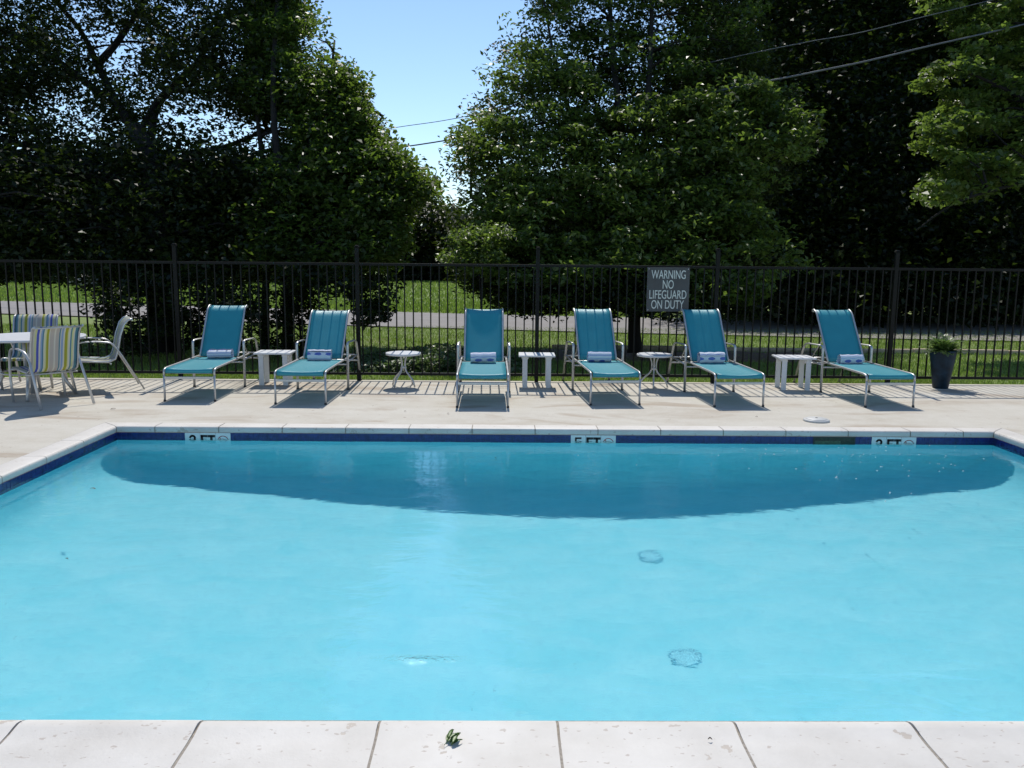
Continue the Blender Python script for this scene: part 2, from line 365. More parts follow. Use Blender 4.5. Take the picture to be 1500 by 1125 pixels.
ctr = [(-60, 39), (-30, 31.5), (-16.7, 28.2), (-9, 25.9), (-2.6, 23.9), (3, 22.6), (8.4, 21.7), (16, 20.6), (30, 19), (60, 16)]
rd = MB(); n = 0
for i, (x, y) in enumerate(ctr):
    a = Vector(ctr[max(i-1, 0)]); b = Vector(ctr[min(i+1, len(ctr)-1)]); t = (b-a).normalized(); nn = Vector((-t.y, t.x)); wdt = 2.75
    for s_ in (-1, 1): q = Vector((x, y))+nn*wdt*s_; rd.v.append((q.x, q.y, hill(q.x, q.y)+.03))
for i in range(len(ctr)-1): rd.f.append((2*i, 2*i+2, 2*i+3, 2*i+1)); rd.sm.append(False)
tag(rd.build('road', 'road'), 'pale asphalt lane crossing the lawn beyond the fence', kind='structure')

# ------------------------------------------------------------------ deck
CW = .215; NW = .40
ox0, ox1, oy0, oy1 = PX0-CW, PX1+CW, PY0-NW, PY1+CW
dk = MB()
X0, X1, Y0 = -14, 16, -6
xs2 = [X0, ox0, ox1, X1]; ys2 = [Y0, oy0, oy1, DY]
for i in range(3):
    for j in range(3):
        if i == 1 and j == 1: continue
        dk.add([(xs2[i], ys2[j], -.004), (xs2[i+1], ys2[j], -.004), (xs2[i+1], ys2[j+1], -.004), (xs2[i], ys2[j+1], -.004)], [(0, 1, 2, 3)])
dk.add([(X0, DY, -.004), (X1, DY, -.004), (X1, DY, -.12), (X0, DY, -.12)], [(0, 1, 2, 3)])
tag(dk.build('pool_deck', 'deck'), 'pale stained concrete deck around the pool', kind='structure')

# ------------------------------------------------------------------ pool shell
def depth(x):
    t = abs(x-1.1)/(4.6 if x < 1.1 else 3.9); t = min(1, max(0, t)); s_ = (math.sqrt(t*t+.15)-.387)/(math.sqrt(1.15)-.387)
    return 1.585 - .50*s_
def cove(d, r): return 0 if d >= r else r-math.sqrt(max(0, r*r-(r-d)**2))
pf = MB(); NX, NY = 110, 70; rr = .3
ux = [PX0+(PX1-PX0)*(.5-.5*math.cos(math.pi*(i/NX)))*.35+(PX1-PX0)*(i/NX)*.65 for i in range(NX+1)]
uy = [PY0+(PY1-PY0)*(.5-.5*math.cos(math.pi*(j/NY)))*.35+(PY1-PY0)*(j/NY)*.65 for j in range(NY+1)]
for x in ux:
    for y in uy:
        dx = min(x-PX0, PX1-x); dy = min(y-PY0, PY1-y); D = depth(x)
        a = max(0, .40-dx); b = max(0, rr-dy)
        z = -D + max(cove(dx, .55), cove(dy, rr))
        pf.v.append((x, y, z))
for i in range(NX):
    for j in range(NY): k = i*(NY+1)+j; pf.f.append((k, k+NY+1, k+NY+2, k+1)); pf.sm.append(True)
pool = empty('pool', ((PX0+PX1)/2, (PY0+PY1)/2, 0)); tag(pool, 'rectangular swimming pool filled with turquoise water', kind='structure')
def under(o, par): o.parent = par; o.matrix_parent_inverse = Matrix.Translation(-par.location); return o
under(pf.build('floor', 'plaster'), pool)
wl = MB()
for (a, b) in (((PX0, PY0), (PX1, PY0)), ((PX1, PY0), (PX1, PY1)), ((PX1, PY1), (PX0, PY1)), ((PX0, PY1), (PX0, PY0))):
    wl.add([(a[0], a[1], -2.3), (b[0], b[1], -2.3), (b[0], b[1], -.058), (a[0], a[1], -.058)], [(3, 2, 1, 0)])
under(wl.build('wall', 'plaster'), pool)
# blue waterline tiles, 50 mm squares in three rows (joined: far too many and small to pick apart)
MARKS = [(-3.15, '3'), (.715, '5'), (3.765, '3')]; SK = (3.17, 3.60)
def blocked(x0, x1): return any(x0 < m+.456 and x1 > m for m, _ in MARKS) or (x0 < SK[1] and x1 > SK[0])
tb = MB(); p_ = .0505
def tile(face, u0, u1, z0, z1):
    d0, d1 = 0.0, .005+random.uniform(-.0008, .0008); b = .002
    def P(u, d, z):
        return {'far': (u, PY1-d, z), 'near': (u, PY0+d, z), 'left': (PX0+d, u, z), 'right': (PX1-d, u, z)}[face]
    vs = [P(u0, d1, z0), P(u1, d1, z0), P(u1, d1, z1), P(u0, d1, z1), P(u0-b*.4, d0, z0-b*.4), P(u1+b*.4, d0, z0-b*.4), P(u1+b*.4, d0, z1+b*.4), P(u0-b*.4, d0, z1+b*.4)]
    tb.add(vs, [(0, 1, 2, 3), (0, 4, 5, 1), (1, 5, 6, 2), (2, 6, 7, 3), (3, 7, 4, 0)])
for face, a, b in (('far', PX0, PX1), ('left', PY0, PY1), ('right', PY0, PY1), ('near', PX0, PX1)):
    n = int((b-a)/p_); st = (b-a)/n
    for i in range(n):
        u0, u1 = a+i*st+.0015, a+(i+1)*st-.0015
        if face == 'far' and blocked(u0, u1): continue
        for r_ in range(3): tile(face, u0, u1, -.206+r_*.0505, -.206+r_*.0505+.0475)
o = under(tb.build('waterline_tiles', 'tile_blue'), pool); o['kind'] = 'stuff'
gb = MB()
for (a, b, c_, d_) in ((PX0+.002, PX0+.0025, PY0, PY1), (PX1-.0025, PX1-.002, PY0, PY1), (PX0, PX1, PY1-.0025, PY1-.002), (PX0, PX1, PY0+.002, PY0+.0025)): gb.box(a, b, c_, d_, -.21, -.0565)
under(gb.build('grout_bed', plain('blue_grout', (.03, .05, .16), .8)), pool)
# skimmer mouth
sk = empty('skimmer_mouth', (0, 0, 0)); sk.parent = pool; sk.matrix_parent_inverse = Matrix.Translation(-pool.location)
s1 = MB(); fy0, fy1 = PY1-.009, PY1-.003
s1.box(SK[0], SK[1], fy0, fy1, -.067, -.057); s1.box(SK[0], SK[1], fy0, fy1, -.215, -.203); s1.box(SK[0], SK[0]+.012, fy0, fy1, -.203, -.067); s1.box(SK[1]-.012, SK[1], fy0, fy1, -.203, -.067)
s1.build('frame', plain('dark_skimmer_frame', (.02, .03, .03), .5), sk)
s2 = MB().box(SK[0]+.012, SK[1]-.012, PY1-.0035, PY1-.003, -.203, -.067); s2.build('throat_shade', 'slot_shade', sk)  # flat dark sheet in place of the shaded opening
s3 = MB().box(SK[0]+.02, SK[1]-.15, PY1-.007, PY1-.004, -.2, -.10); s3.build('weir_flap', plain('algae_flap', (.06, .09, .05), .6, 0, 40, .6), sk)

# water
WZ = -.115
wt = MB(); gx = np.linspace(PX0-.006, PX1+.006, 45); gy = np.linspace(PY0-.006, PY1+.006, 29)
wt.add([(x, y, WZ) for x in gx for y in gy], [(i*29+j, (i+1)*29+j, (i+1)*29+j+1, i*29+j+1) for i in range(44) for j in range(28)], True)
tag(wt.build('water', 'water'), 'clear turquoise pool water with gentle ripples', kind='structure').cycles.is_caustics_caster = True

# coping stones
cop = empty('pool_coping', ((PX0+PX1)/2, (PY0+PY1)/2, 0)); tag(cop, 'white painted coping running round the pool', kind='structure')
def cop_profile(wd, lip):
    # (distance outwards from the pool edge, height)
    P = [(.035, -.056), (.004, -.056), (.001, -.053), (0, -.045), (0, -.018), (.002, -.008), (.008, -.001), (.018, .003)]
    if lip: P += [(.035, .010), (.055, .014), (.08, .012), (.115, .006), (.16, .003), (wd-.012, .003), (wd-.003, .001), (wd, -.008), (wd, -.03)]
    else: P += [(.04, .005), (.075, .005), (.12, .004), (wd-.012, .003), (wd-.003, .001), (wd, -.008), (wd, -.03)]
    return P
def stone(side, a, b, wd=CW, m0=0, m1=0, lip=False):
    """stone from a to b along its side; m0/m1 = 1 mitre that end"""
    pr = cop_profile(wd, lip); g_ = .005; nseg = 4; s_ = MB(); vs = []
    jit = random.uniform(-.0012, .0012)
    for k in range(nseg+1):
        for (d, z) in pr:
            aa = a+g_ - (d if m0 else 0); bb = b-g_ + (d if m1 else 0)
            e = .004*(1 if k in (0, nseg) and z > -.03 else 0)
            u = aa+(bb-aa)*(k/nseg if k not in (0, nseg) else k/nseg)
            zz = z+jit
            vs.append({'far': (u, PY1+d, zz), 'near': (u, PY0-d, zz), 'left': (PX0-d, u, zz), 'right': (PX1+d, u, zz)}[side])
    m = len(pr); fs = [(k*m+i, k*m+i+1, (k+1)*m+i+1, (k+1)*m+i) for k in range(nseg) for i in range(m-1)]
    s_.add(vs, fs, True); s_.add(vs[:m], [tuple(range(m))]); s_.add(vs[nseg*m:], [tuple(reversed(range(m)))])
    for q_ in range(nseg*(m-1)):
        if (q_ % (m-1)) in (0, 1, m-2, m-3): s_.sm[q_] = False
    me = s_.mesh('coping_stone', 'coping')
    bm = bmesh.new(); bm.from_mesh(me); bmesh.ops.recalc_face_normals(bm, faces=bm.faces); bm.to_mesh(me); bm.free()
    under(link('coping_stone', me), cop)
seams = [PX0]+[-3.448+.634*k for k in range(13)]+[4.70, PX1]
for i in range(len(seams)-1): stone('far', seams[i], seams[i+1], CW, i == 0, i == len(seams)-2)
seams = [PX0, -3.025]+[-2.376+.6485*k for k in range(12)]; seams = [s_ for s_ in seams if s_ < PX1-.2]+[PX1]
for i in range(len(seams)-1): stone('near', seams[i], seams[i+1], NW, 0, 0, True)
for side in ('left', 'right'):
    ss = [PY0+.002]+[PY0+.25+.634*k for k in range(8)]; ss = [s_ for s_ in ss if s_ < PY1-.3]+[PY1]
    for i in range(len(ss)-1): stone(side, ss[i], ss[i+1], CW, 0, i == len(ss)-2)
for (x0, x1, sx) in ((PX0-NW, PX0, 0), (PX1, PX1+NW, 1)):   # near corner pieces
    xa, xb = (PX0-CW, PX0+.0) if not sx else (PX1, PX1+CW)
    under(MB().box(xa, xb, PY0-NW, PY0-.002, -.03, .003, .003).build('coping_stone', 'coping'), cop)
mb = MB(); e_ = .011
mb.box(PX0-CW+.002, PX1+CW-.002, PY1+e_, PY1+CW-.002, -.05, .0005); mb.box(PX0-CW+.002, PX1+CW-.002, PY0-NW+.002, PY0-e_, -.05, .0008)
mb.box(PX0-CW+.002, PX0-e_, PY0-e_+.001, PY1+e_-.001, -.05, .0003); mb.box(PX1+e_, PX1+CW-.002, PY0-e_+.001, PY1+e_-.001, -.05, .0003)
under(mb.build('mortar_bed', 'grout'), cop)

# ------------------------------------------------------------------ lettering
def text_mesh(txt, size, mat, ext=.002, sx=1.0):
    c = bpy.data.curves.new('t', 'FONT'); c.body = txt; c.size = size; c.extrude = ext; c.align_x = 'CENTER'; c.align_y = 'CENTER'; c.offset = 0.0
    o = bpy.data.objects.new('t', c); COL.objects.link(o)
    dg = bpy.context.evaluated_depsgraph_get(); me = bpy.data.meshes.new_from_object(o.evaluated_get(dg)); bpy.data.objects.remove(o)
    co = np.empty(len(me.vertices)*3, np.float32); me.vertices.foreach_get('co', co); co = co.reshape(-1, 3)
    mid = (co.max(0)+co.min(0))/2; co[:, 0] = (co[:, 0]-mid[0])*sx; co[:, 1] -= mid[1]; me.vertices.foreach_set('co', co.ravel())
    me.materials.clear(); me.materials.append(MAT[mat]); me.update(); return me
def bold(mb, strokes, w_, y):     # flat strokes standing on a wall facing -Y
    for (x0, z0, x1, z1) in strokes:
        a = Vector((x0, 0, z0)); b = Vector((x1, 0, z1)); t = (b-a).normalized()*w_/2; n_ = Vector((-t.z, 0, t.x)); a -= t*.9; b += t*.9
        q = [a+n_, a-n_, b-n_, b+n_]
        mb.add([(p.x, y, p.z) for p in q]+[(p.x, y-.0008, p.z) for p in q], [(4, 5, 6, 7), (0, 1, 5, 4), (1, 2, 6, 5), (2, 3, 7, 6), (3, 0, 4, 7)])
mk_labels = {0: 'white 3 FT depth marker tiles near the far left corner of the pool', 1: 'white 5 FT depth marker tiles in the middle of the far pool wall', 2: 'white 3 FT depth marker tiles near the far right corner, right of the skimmer mouth'}
for i, (x0, num) in enumerate(MARKS):
    r_ = empty('depth_marker', (x0+.228, PY1-.004, -.1335)); tag(r_, mk_labels[i], 'depth marker', 'depth markers set in the waterline tiles')
    for k in range(3):
        t = MB().box(-.228+.152*k+.0015, -.228+.152*(k+1)-.0015, -.004, 0, -.0765, .0765, .0012).build('tile', 'tile_white', r_)
        cx = -.228+.152*(k+.5); y = -.0042
        if k == 0:
            q = MB(); w_ = .026; s_ = .028
            def bow(c_, z_, r0, a0, a1, n_=9):
                P_ = [(c_+r0*math.cos(R(a0+(a1-a0)*j/n_)), z_+r0*.92*math.sin(R(a0+(a1-a0)*j/n_))) for j in range(n_+1)]
                return [(*P_[j], *P_[j+1]) for j in range(n_)]
            w_ = .019
            if num == '3': st = bow(cx, .024, .024, 160, -80)+bow(cx, -.022, .026, 80, -160)
            else: st = [(cx-.022, .046, cx+.024, .046), (cx-.024, .044, cx-.026, .006)]+bow(cx-.002, -.018, .028, 120, -150)
            bold(q, st, w_, y); q.build('numeral', 'black_print', t)
        elif k == 1:
            q = MB(); a = cx-.036; b = cx+.036
            bold(q, [(a-.022, .044, a-.022, -.046), (a-.022, .044, a+.022, .044), (a-.022, .002, a+.014, .002), (b-.026, .044, b+.026, .044), (b, .044, b, -.046)], .025, y); q.build('lettering', 'black_print', t)
        else:
            q = MB(); n_ = 20; c0 = (cx, -.006)
            for j in range(n_):
                a0, a1 = 2*math.pi*j/n_, 2*math.pi*(j+1)/n_
                bold(q, [(c0[0]+.052*math.cos(a0), c0[1]+.052*math.sin(a0), c0[0]+.052*math.cos(a1), c0[1]+.052*math.sin(a1))], .007, y)
            bold(q, [(c0[0]-.036, c0[1]+.036, c0[0]+.036, c0[1]-.036)], .007, y-.0006); q.build('prohibition_ring', 'red_print', t)
            q = MB(); bold(q, [(c0[0]-.03, c0[1]-.004, c0[0], c0[1]+.02), (c0[0], c0[1]+.02, c0[0]+.026, c0[1]+.004)], .008, y)
            bold(q, [(c0[0]-.032, c0[1]-.022, c0[0]+.03, c0[1]-.022)], .006, y); q.build('diver_symbol', 'black_print', t)

# skimmer lid on the deck, drains on the pool floor
sk = empty('skimmer_lid', (3.41, 8.76, -.004)); tag(sk, 'round white plastic skimmer lid lying on the deck near the pool edge', 'lid')
MB().lathe([(.138, 0), (.138, .012), (.13, .022), (.118, .024), (.117, .024)], 40).build('ring', 'lid', sk)
MB().lathe([(.113, .016), (.113, .026), (.105, .031), (.02, .036), (.01, .036)], 40).build('cover', 'lid', sk)
MB().lathe([(.014, .030), (.014, .038), (.010, .0385)], 12).build('finger_hole_shade', 'rubber', sk)  # solid dark disc, its colour standing for the shade in the hole
for i, (px, py, lab, r0) in enumerate(((953, 816, 'round drain grate on the pool floor, the one nearer the loungers', .095), (1003, 964, 'round drain grate on the pool floor, the one nearer the white front coping', .10))):
    p = at(px, py, z=WZ); dv = (p-Vector((0, 0, EYE))).normalized(); hz = Vector((dv.x, dv.y, 0)); sn = hz.length/1.33   # the sight line bends at the water
    p = p+hz.normalized()*(depth(1.2)+WZ)*sn/math.sqrt(1-sn*sn); r_ = empty('pool_drain', (p.x, p.y, -depth(p.x)+.002)); tag(r_, lab, 'drain', 'main drains on the pool floor')
    MB().lathe([(r0, 0), (r0, .010), (r0-.007, .013), (r0-.008, .006)], 28).build('rim', 'drain_rim', r_)
    g = MB()
    for k in range(-5, 6):
        x = k*r0*.16; h = math.sqrt(max(0, (r0-.014)**2-x*x)); g.box(x-.005, x+.005, -h, h, .004, .011)
        g.box(-h, h, x-.003, x+.003, .003, .010)
    g.build('grate', 'drain', r_)

# ------------------------------------------------------------------ fence
FY = 11.53
fence = empty('iron_fence', (0, FY, 0)); tag(fence, 'dark iron picket fence standing along the back edge of the deck', 'fence')
posts = [-1.97+2.477*k for k in range(-3, 5)]
pm = MB().box(-.026, .026, -.026, .026, -.04, 1.83, .004); pm.box(-.032, .032, -.032, .032, 1.832, 1.845, .003); pm.box(-.024, .024, -.024, .024, 1.846, 1.865, .006); pm = pm.mesh('post', 'iron')
bm_ = MB().box(-.055, .055, -.055, .055, 0, .012, .002).mesh('base_plate', 'iron')
for x in posts: link('post', pm, fence).location = (x, 0, 0); 
rails = MB()
segs = list(zip([posts[0]]+posts[:-1], posts))[1:]
kk = MB().box(-.0085, .0085, -.0085, .0085, .112, 1.588).mesh('picket', 'iron')
for a, b in segs:
    for nm, z in (('top_rail', 1.607), ('bottom_rail', .095)):
        MB().box(a+.027, b-.027, -.018, .018, z-.018, z+.018, .003).build(nm, 'iron', fence)
    n = 21
    for k in range(n):
        o = link('picket', kk, fence); o.location = (a+(b-a)*(k+.5)/n + random.uniform(-.002, .002), 0, 0); o.rotation_euler = (0, random.uniform(-.002, .002), 0)

# sign
sg = empty('warning_sign', (2.30, FY-.055, 1.30)); tag(sg, 'grey warning sign about no lifeguard on duty, hung on the fence', 'sign')
MB().box(-.292, .292, -.004, .004, -.302, .302, .0015).build('panel', 'sign', sg)
for ln, z, wd in (('WARNING', .205, .47), ('NO', .07, .15), ('LIFEGUARD', -.068, .51), ('ON DUTY', -.205, .45)):
    me = text_mesh(ln, .168, 'sign_print', .0015)
    co = [v_.co.x for v_ in me.vertices]; f = wd/(max(co)-min(co))
    for v_ in me.vertices: v_.co.x *= f
    o = link('lettering', me, sg); o.rotation_euler = (R(90), 0, 0); o.location = (0, -.0062, z)
for x in (-.27, .27):
    for z in (-.28, .28): MB().lathe([(.008, 0), (.008, .003), (.004, .005)], 10).build('bolt', 'chrome', sg).matrix_basis = Matrix.Translation((x, -.004, z)) @ Matrix.Rotation(R(90), 4, 'X')

# ------------------------------------------------------------------ loungers
def rbend(pts, r, n=4):
    """polyline with rounded corners"""
    P = [Vector(p) for p in pts]; out = [P[0]]
    for i in range(1, len(P)-1):
        a, b, c = P[i-1], P[i], P[i+1]; d0 = (a-b).normalized(); d1 = (c-b).normalized(); rr_ = min(r, (a-b).length*.45, (c-b).length*.45)
        p0, p1 = b+d0*rr_, b+d1*rr_
        for k in range(n+1): t = k/n; out.append(p0*(1-t)**2+b*2*t*(1-t)+p1*t*t)
    out.append(P[-1]); return out
def make_lounger(back_ang=52, back_len=.86):
    r_ = empty('chaise_lounge', (0, 0, 0)); HY = 1.16; HZ = .385
    for s_ in (-1, 1):
        x = s_*.292
        lg = MB().tube([(x, 0, .008), (x, .012, .31)], .0125, 10).build('leg', 'metal', r_)
        MB().lathe([(.015, 0), (.016, .006), (.015, .022)], 10, (x, 0, 0)).build('foot_cap', 'rubber', lg)
        MB().tube(rbend([(x, .012, .31), (x, .018, .375), (x, .09, .388), (x, HY+.34, .40)], .05), .0125, 10).build('side_rail', 'metal', r_)
        xa = s_*.328
        MB().tube(rbend([(xa, 1.14, .01), (xa, 1.15, .60), (xa, 1.22, .615), (xa, 1.63, .60), (xa, 1.74, .57), (xa, 2.02, .01)], .07), .0165, 10, .62, side=(0, 1, 0)).build('arm_frame', 'metal', r_)
        MB().tube([(xa-s_*.004, 1.15, .36), (xa-s_*.004, 1.82, .38)], .011, 8).build('side_brace', 'metal', r_)
        MB().lathe([(.019, 0), (.019, .016)], 10, (xa, 1.14, 0)).build('foot_cap', 'rubber', r_); MB().lathe([(.019, 0), (.019, .016)], 10, (xa, 2.02, 0)).build('foot_cap', 'rubber', r_)
    MB().box(-.282, .282, .0, .022, .265, .295, .003).build('front_stretcher', 'metal', r_)
    MB().tube([(-.325, 1.15, .33), (.325, 1.15, .33)], .011, 8).build('cross_bar', 'metal', r_)
    MB().tube([(-.325, 1.86, .30), (.325, 1.86, .30)], .011, 8).build('cross_bar', 'metal', r_)
    # seat sling wraps over the front bar
    prof = [(.012, .335)]+[(.004+.03*(1-math.cos(R(a))), .352+.042*math.sin(R(a))) for a in (0, 30, 60, 90)]+[(y, .394-.0*y) for y in (.1, .25, .4, .55, .7, .85, 1.0, HY-.02)]
    MB().sheet(prof, -.272, .272, .004, 8, random.uniform(.010, .026)).build('seat_sling', 'sling', r_)
    MB().sheet([(.0125, .33), (.0125, .336)], -.272, .272, .006, 2).build('sling_hem', 'chrome', r_)
    ca, sa = math.cos(R(back_ang)), math.sin(R(back_ang)); prof = []; fr = []
    Ls = back_len-.10
    for i in range(9):
        t = Ls*i/8; prof.append((HY+t*ca, HZ+.02+t*sa))
    ty, tz = prof[-1]
    for a_ in (back_ang-6, 42, 35, 30, 26, 22, 15, 2, -20, -45):      # the top curls over backwards
        ty += .018*math.cos(R(a_)); tz += .018*math.sin(R(a_)); prof.append((ty, tz))
    MB().sheet(prof, -.236, .236, .004, 8, random.uniform(.010, .028)).build('back_sling', 'sling', r_)
    for s_ in (-1, 1):
        x = s_*.246; MB().tube([(x, y, z) for y, z in prof], .0125, 8).build('back_rail', 'metal', r_)
    MB().tube([(-.246, ty, tz-.004), (.246, ty, tz-.004)], .011, 8).build('top_bar', 'metal', r_)
    by, bz = HY+back_len*.5*ca, HZ+back_len*.5*sa
    for s_ in (-1, 1): MB().tube([(s_*.2, by, bz), (s_*.2, 1.78, .385)], .008, 6).build('back_support', 'metal', r_)
    MB().tube([(-.325, 1.78, .385), (.325, 1.78, .385)], .009, 6).build('support_bar', 'metal', r_)
    return r_
LG = [(-3.655, 9.72, 0.0, '', 56),
      (-2.32, 9.57, 0, '', 50), (-.20, 9.43, 0, '', 52), (1.36, 9.66, 0, '', 53), (2.81, 9.60, 0, '', 53), (4.61, 9.64, 0, '', 54)]
LAB = ['teal sling lounger nearest the striped dining chairs, at the left end of the row',
       'teal sling lounger just right of the leftmost slatted table, fence post at its back corner',
       'teal sling lounger seen straight from the front, left of the middle slatted table',
       'teal sling lounger between the middle slatted table and the round table under the warning sign',
       'teal sling lounger directly right of the warning sign, beside the round table',
       'teal sling lounger nearest the dark planter, at the right end of the row']
TW = ['rolled striped towel on the lounger nearest the striped dining chairs', 'rolled white and blue towel on the lounger beside the first slatted table and fence post',
      'squarish striped towel on the lounger seen straight from the front', 'rolled striped towel on the lounger just left of the round table under the sign',
      'rolled striped towel on the lounger directly right of the warning sign', 'rolled white towel with dark blue band on the lounger nearest the dark planter']
rots = [R(1.5), R(-1), R(.6), R(4.0), R(3.5), R(3.0)]
def make_towel(seed):
    rnd = random.Random(seed); n = 28; prof = []
    for k in range(n*2+6):
        a = 2*math.pi*k/n; r_ = .026+.0085*a/ (2*math.pi)*2.2+rnd.uniform(-.0008, .0008); prof.append((r_*math.cos(a)*1.12, r_*math.sin(a)))
    r_ = empty('rolled_towel', (0, 0, 0)); m = MB(); nx = 8; vs = []
    for i in range(nx+1):
        x = -.155+.31*i/nx; 
        for (y, z) in prof: vs.append((x+rnd.uniform(-.002, .002), y*(1+.05*math.sin(i*2.1+seed)), z*(1+.06*math.sin(i*1.7+seed*2))))
    k_ = len(prof); m.add(vs, [(i*k_+j, i*k_+j+1, (i+1)*k_+j+1, (i+1)*k_+j) for i in range(nx) for j in range(k_-1)], True)
    me = m.mesh('towel_roll', 'towel')
    return me
l0 = None
for i, (x, y, _, _, ang) in enumerate(LG):
    lo = make_lounger(ang, (.79, .78, .82, .81, .82, .82)[i])
    lo.location = (x, y, -.004); lo.rotation_euler = (0, 0, rots[i])
    tag(lo, LAB[i], 'lounger', 'sun loungers lined up along the fence')
    me = make_towel(i+3); t = link('rolled_towel', me); lz = .394+.064
    off = Matrix.Rotation(rots[i], 4, 'Z') @ Vector((random.uniform(-.02, .02)+(.05 if i == 0 else 0), 1.07, 0))
    t.location = (x+off.x, y+off.y, lz-.012); t.rotation_euler = (random.uniform(-.5, .5), random.uniform(-.02, .02), rots[i]+random.uniform(-.06, .06))
    t.scale = ((1, .95, 1.03, .98, 1.08, 1.0)[i], (1, 1.1, .95, 1.15, 1.1, 1)[i], (.95, 1.0, 1.12, 1.12, 1.05, .98)[i]); t.location.z += (-.002, 0, .006, .006, .003, -.001)[i]; t.rotation_euler[0] = (0, .9, 2.0, -.7, 1.5, -1.3)[i]
    tag(t, TW[i], 'towel', 'rolled towels on the loungers')

# ------------------------------------------------------------------ side tables
def make_slat_table():
    r_ = empty('slatted_side_table', (0, 0, 0)); W, D, H = .485, .40, .44
    for k in range(5):
        y0 = -D/2+k*D/5; 
        if k == 0: sm = MB().box(-W/2, W/2, 0, D/5-.008, H-.022, H, .003).mesh('slat', 'white_wood')
        link('slat', sm, r_).location = (0, y0, 0)
    lm = MB().box(-.032, .032, -.011, .011, 0, H-.0225, .003).mesh('leg', 'white_wood')
    for sx in (-1, 1):
        for sy in (-1, 1): link('leg', lm, r_).location = (sx*(W/2-.085), sy*(D/2-.055), 0)
        MB().box(sx*(W/2-.085)-.045, sx*(W/2-.085)+.045, -D/2+.068, D/2-.068, H-.055, H-.0228, .002).build('apron', 'white_wood', r_)
    return r_
ST = [(-3.03, 11.18, 'white slatted side table between the two leftmost loungers'), (.49, 11.12, 'white slatted side table in the middle, between the front-on lounger and its right neighbour'), (3.945, 11.06, 'white slatted side table between the two rightmost loungers')]
s0 = make_slat_table()
for i, (x, y, lab) in enumerate(ST):
    o = s0 if i == 0 else copy_tree(s0)
    o.location = (x, y, -.004); o.rotation_euler = (0, 0, (R(2), R(-1), R(-3))[i]); tag(o, lab, 'side table', 'white slatted side tables')
def make_round_table():
    r_ = empty('round_side_table', (0, 0, 0)); H = .455
    MB().lathe([(.02, H-.03), (.20, H-.03), (.232, H-.028), (.236, H-.012), (.232, H), (.224, H+.001), (.2, H-.003), (.1, H-.002), (.02, H-.002)], 40).build('tabletop', 'white_top', r_)
    for k in range(4):
        a = R(45+90*k+12); c, s_ = math.cos(a), math.sin(a)
        pts = rbend([(c*.06, s_*.06, H-.031), (c*.026, s_*.026, .34), (c*.03, s_*.03, .22), (c*.16, s_*.16, .10), (c*.19, s_*.19, .008)], .07, 5)
        MB().tube(pts, .011, 8).build('leg', 'metal', r_)
    MB().lathe([(.04, .24), (.042, .262), (.04, .27)], 20).build('collar', 'metal', r_)
    return r_
RT = [(-1.29, 11.02, 'small round side table with curved legs, left of the front-on lounger'), (2.07, 11.08, 'small round side table with curved legs standing below the warning sign')]
t0 = make_round_table()
for i, (x, y, lab) in enumerate(RT):
    o = t0 if i == 0 else copy_tree(t0)
    o.location = (x, y, -.004); o.rotation_euler = (0, 0, i*.4); tag(o, lab, 'side table', 'round side tables')

# ------------------------------------------------------------------ dining set
def make_chair():
    r_ = empty('dining_chair', (0, 0, 0))
    for s_ in (-1, 1):
        x = s_*.285
        MB().tube(rbend([(x, -.22, .01), (x, -.27, .34), (x, -.22, .63), (x, .0, .645), (x, .20, .62), (x*.93, .27, .53), (x, .55, .01)], .1, 5), .0155, 10, .65, side=(0, 1, 0)).build('arm_frame', 'metal', r_)
        MB().tube([(s_*.255, -.25, .405), (s_*.255, .0, .385), (s_*.255, .16, .375), (s_*.255, .235, .41), (s_*.255, .27, .50), (s_*.255, .31, .70), (s_*.255, .36, .84), (s_*.255, .41, .895), (s_*.255, .46, .91)], .012, 8).build('sling_rail', 'metal', r_)
    for (y, z) in ((-.245, .385), (.18, .355), (.455, .895)): MB().tube([(-.28, y, z), (.28, y, z)] if z < .5 else [(-.255, y, z), (.255, y, z)], .010, 8).build('cross_bar', 'metal', r_)
    prof = [(-.265, .375), (-.268, .40), (-.24, .415), (-.1, .40), (.05, .388), (.15, .384), (.21, .40), (.25, .44), (.272, .52), (.292, .62), (.318, .72), (.352, .82), (.385, .872), (.42, .90), (.46, .913)]
    MB().sheet(prof, -.245, .245, .004, 8, .012).build('sling', 'stripe', r_)
    return r_
def face(dx, dy): return math.atan2(dx, -dy)      # chair front is -Y
CH = [(-5.27, 9.63, face(-.76, .65), 'striped sling dining chair with its back to the pool, nearest the camera'),
      (-5.17, 10.55, face(-.86, -.50), 'striped sling dining chair seen side-on, at the right of the dining table'),
      (-6.05, 10.72, face(.25, -.95), 'striped sling dining chair behind the dining table, facing the pool'),
      (-6.33, 9.50, face(.80, .55), 'striped sling dining chair at the left edge of the photo, pulled up to the table')]
c0 = make_chair()
for i, (x, y, rz, lab) in enumerate(CH):
    o = c0 if i == 0 else copy_tree(c0); o.location = (x, y, -.004); o.rotation_euler = (0, 0, rz); tag(o, lab, 'chair', 'striped chairs around the dining table')
dt = empty('dining_table', (-5.66, 10.05, -.004)); tag(dt, 'round white patio dining table with metal legs beside the striped chairs', 'table')
MB().lathe([(.05, .70), (.585, .70), (.605, .703), (.61, .716), (.605, .728), (.59, .73), (.57, .726), (.05, .726)], 56).build('tabletop', 'white_top', dt)
for k in range(4):
    a = R(20+90*k); c, s_ = math.cos(a), math.sin(a)
    MB().tube(rbend([(c*.42, s_*.42, .698), (c*.40, s_*.40, .45), (c*.30, s_*.30, .25), (c*.46, s_*.46, .01)], .12, 5), .02, 8).build('leg', 'metal', dt)
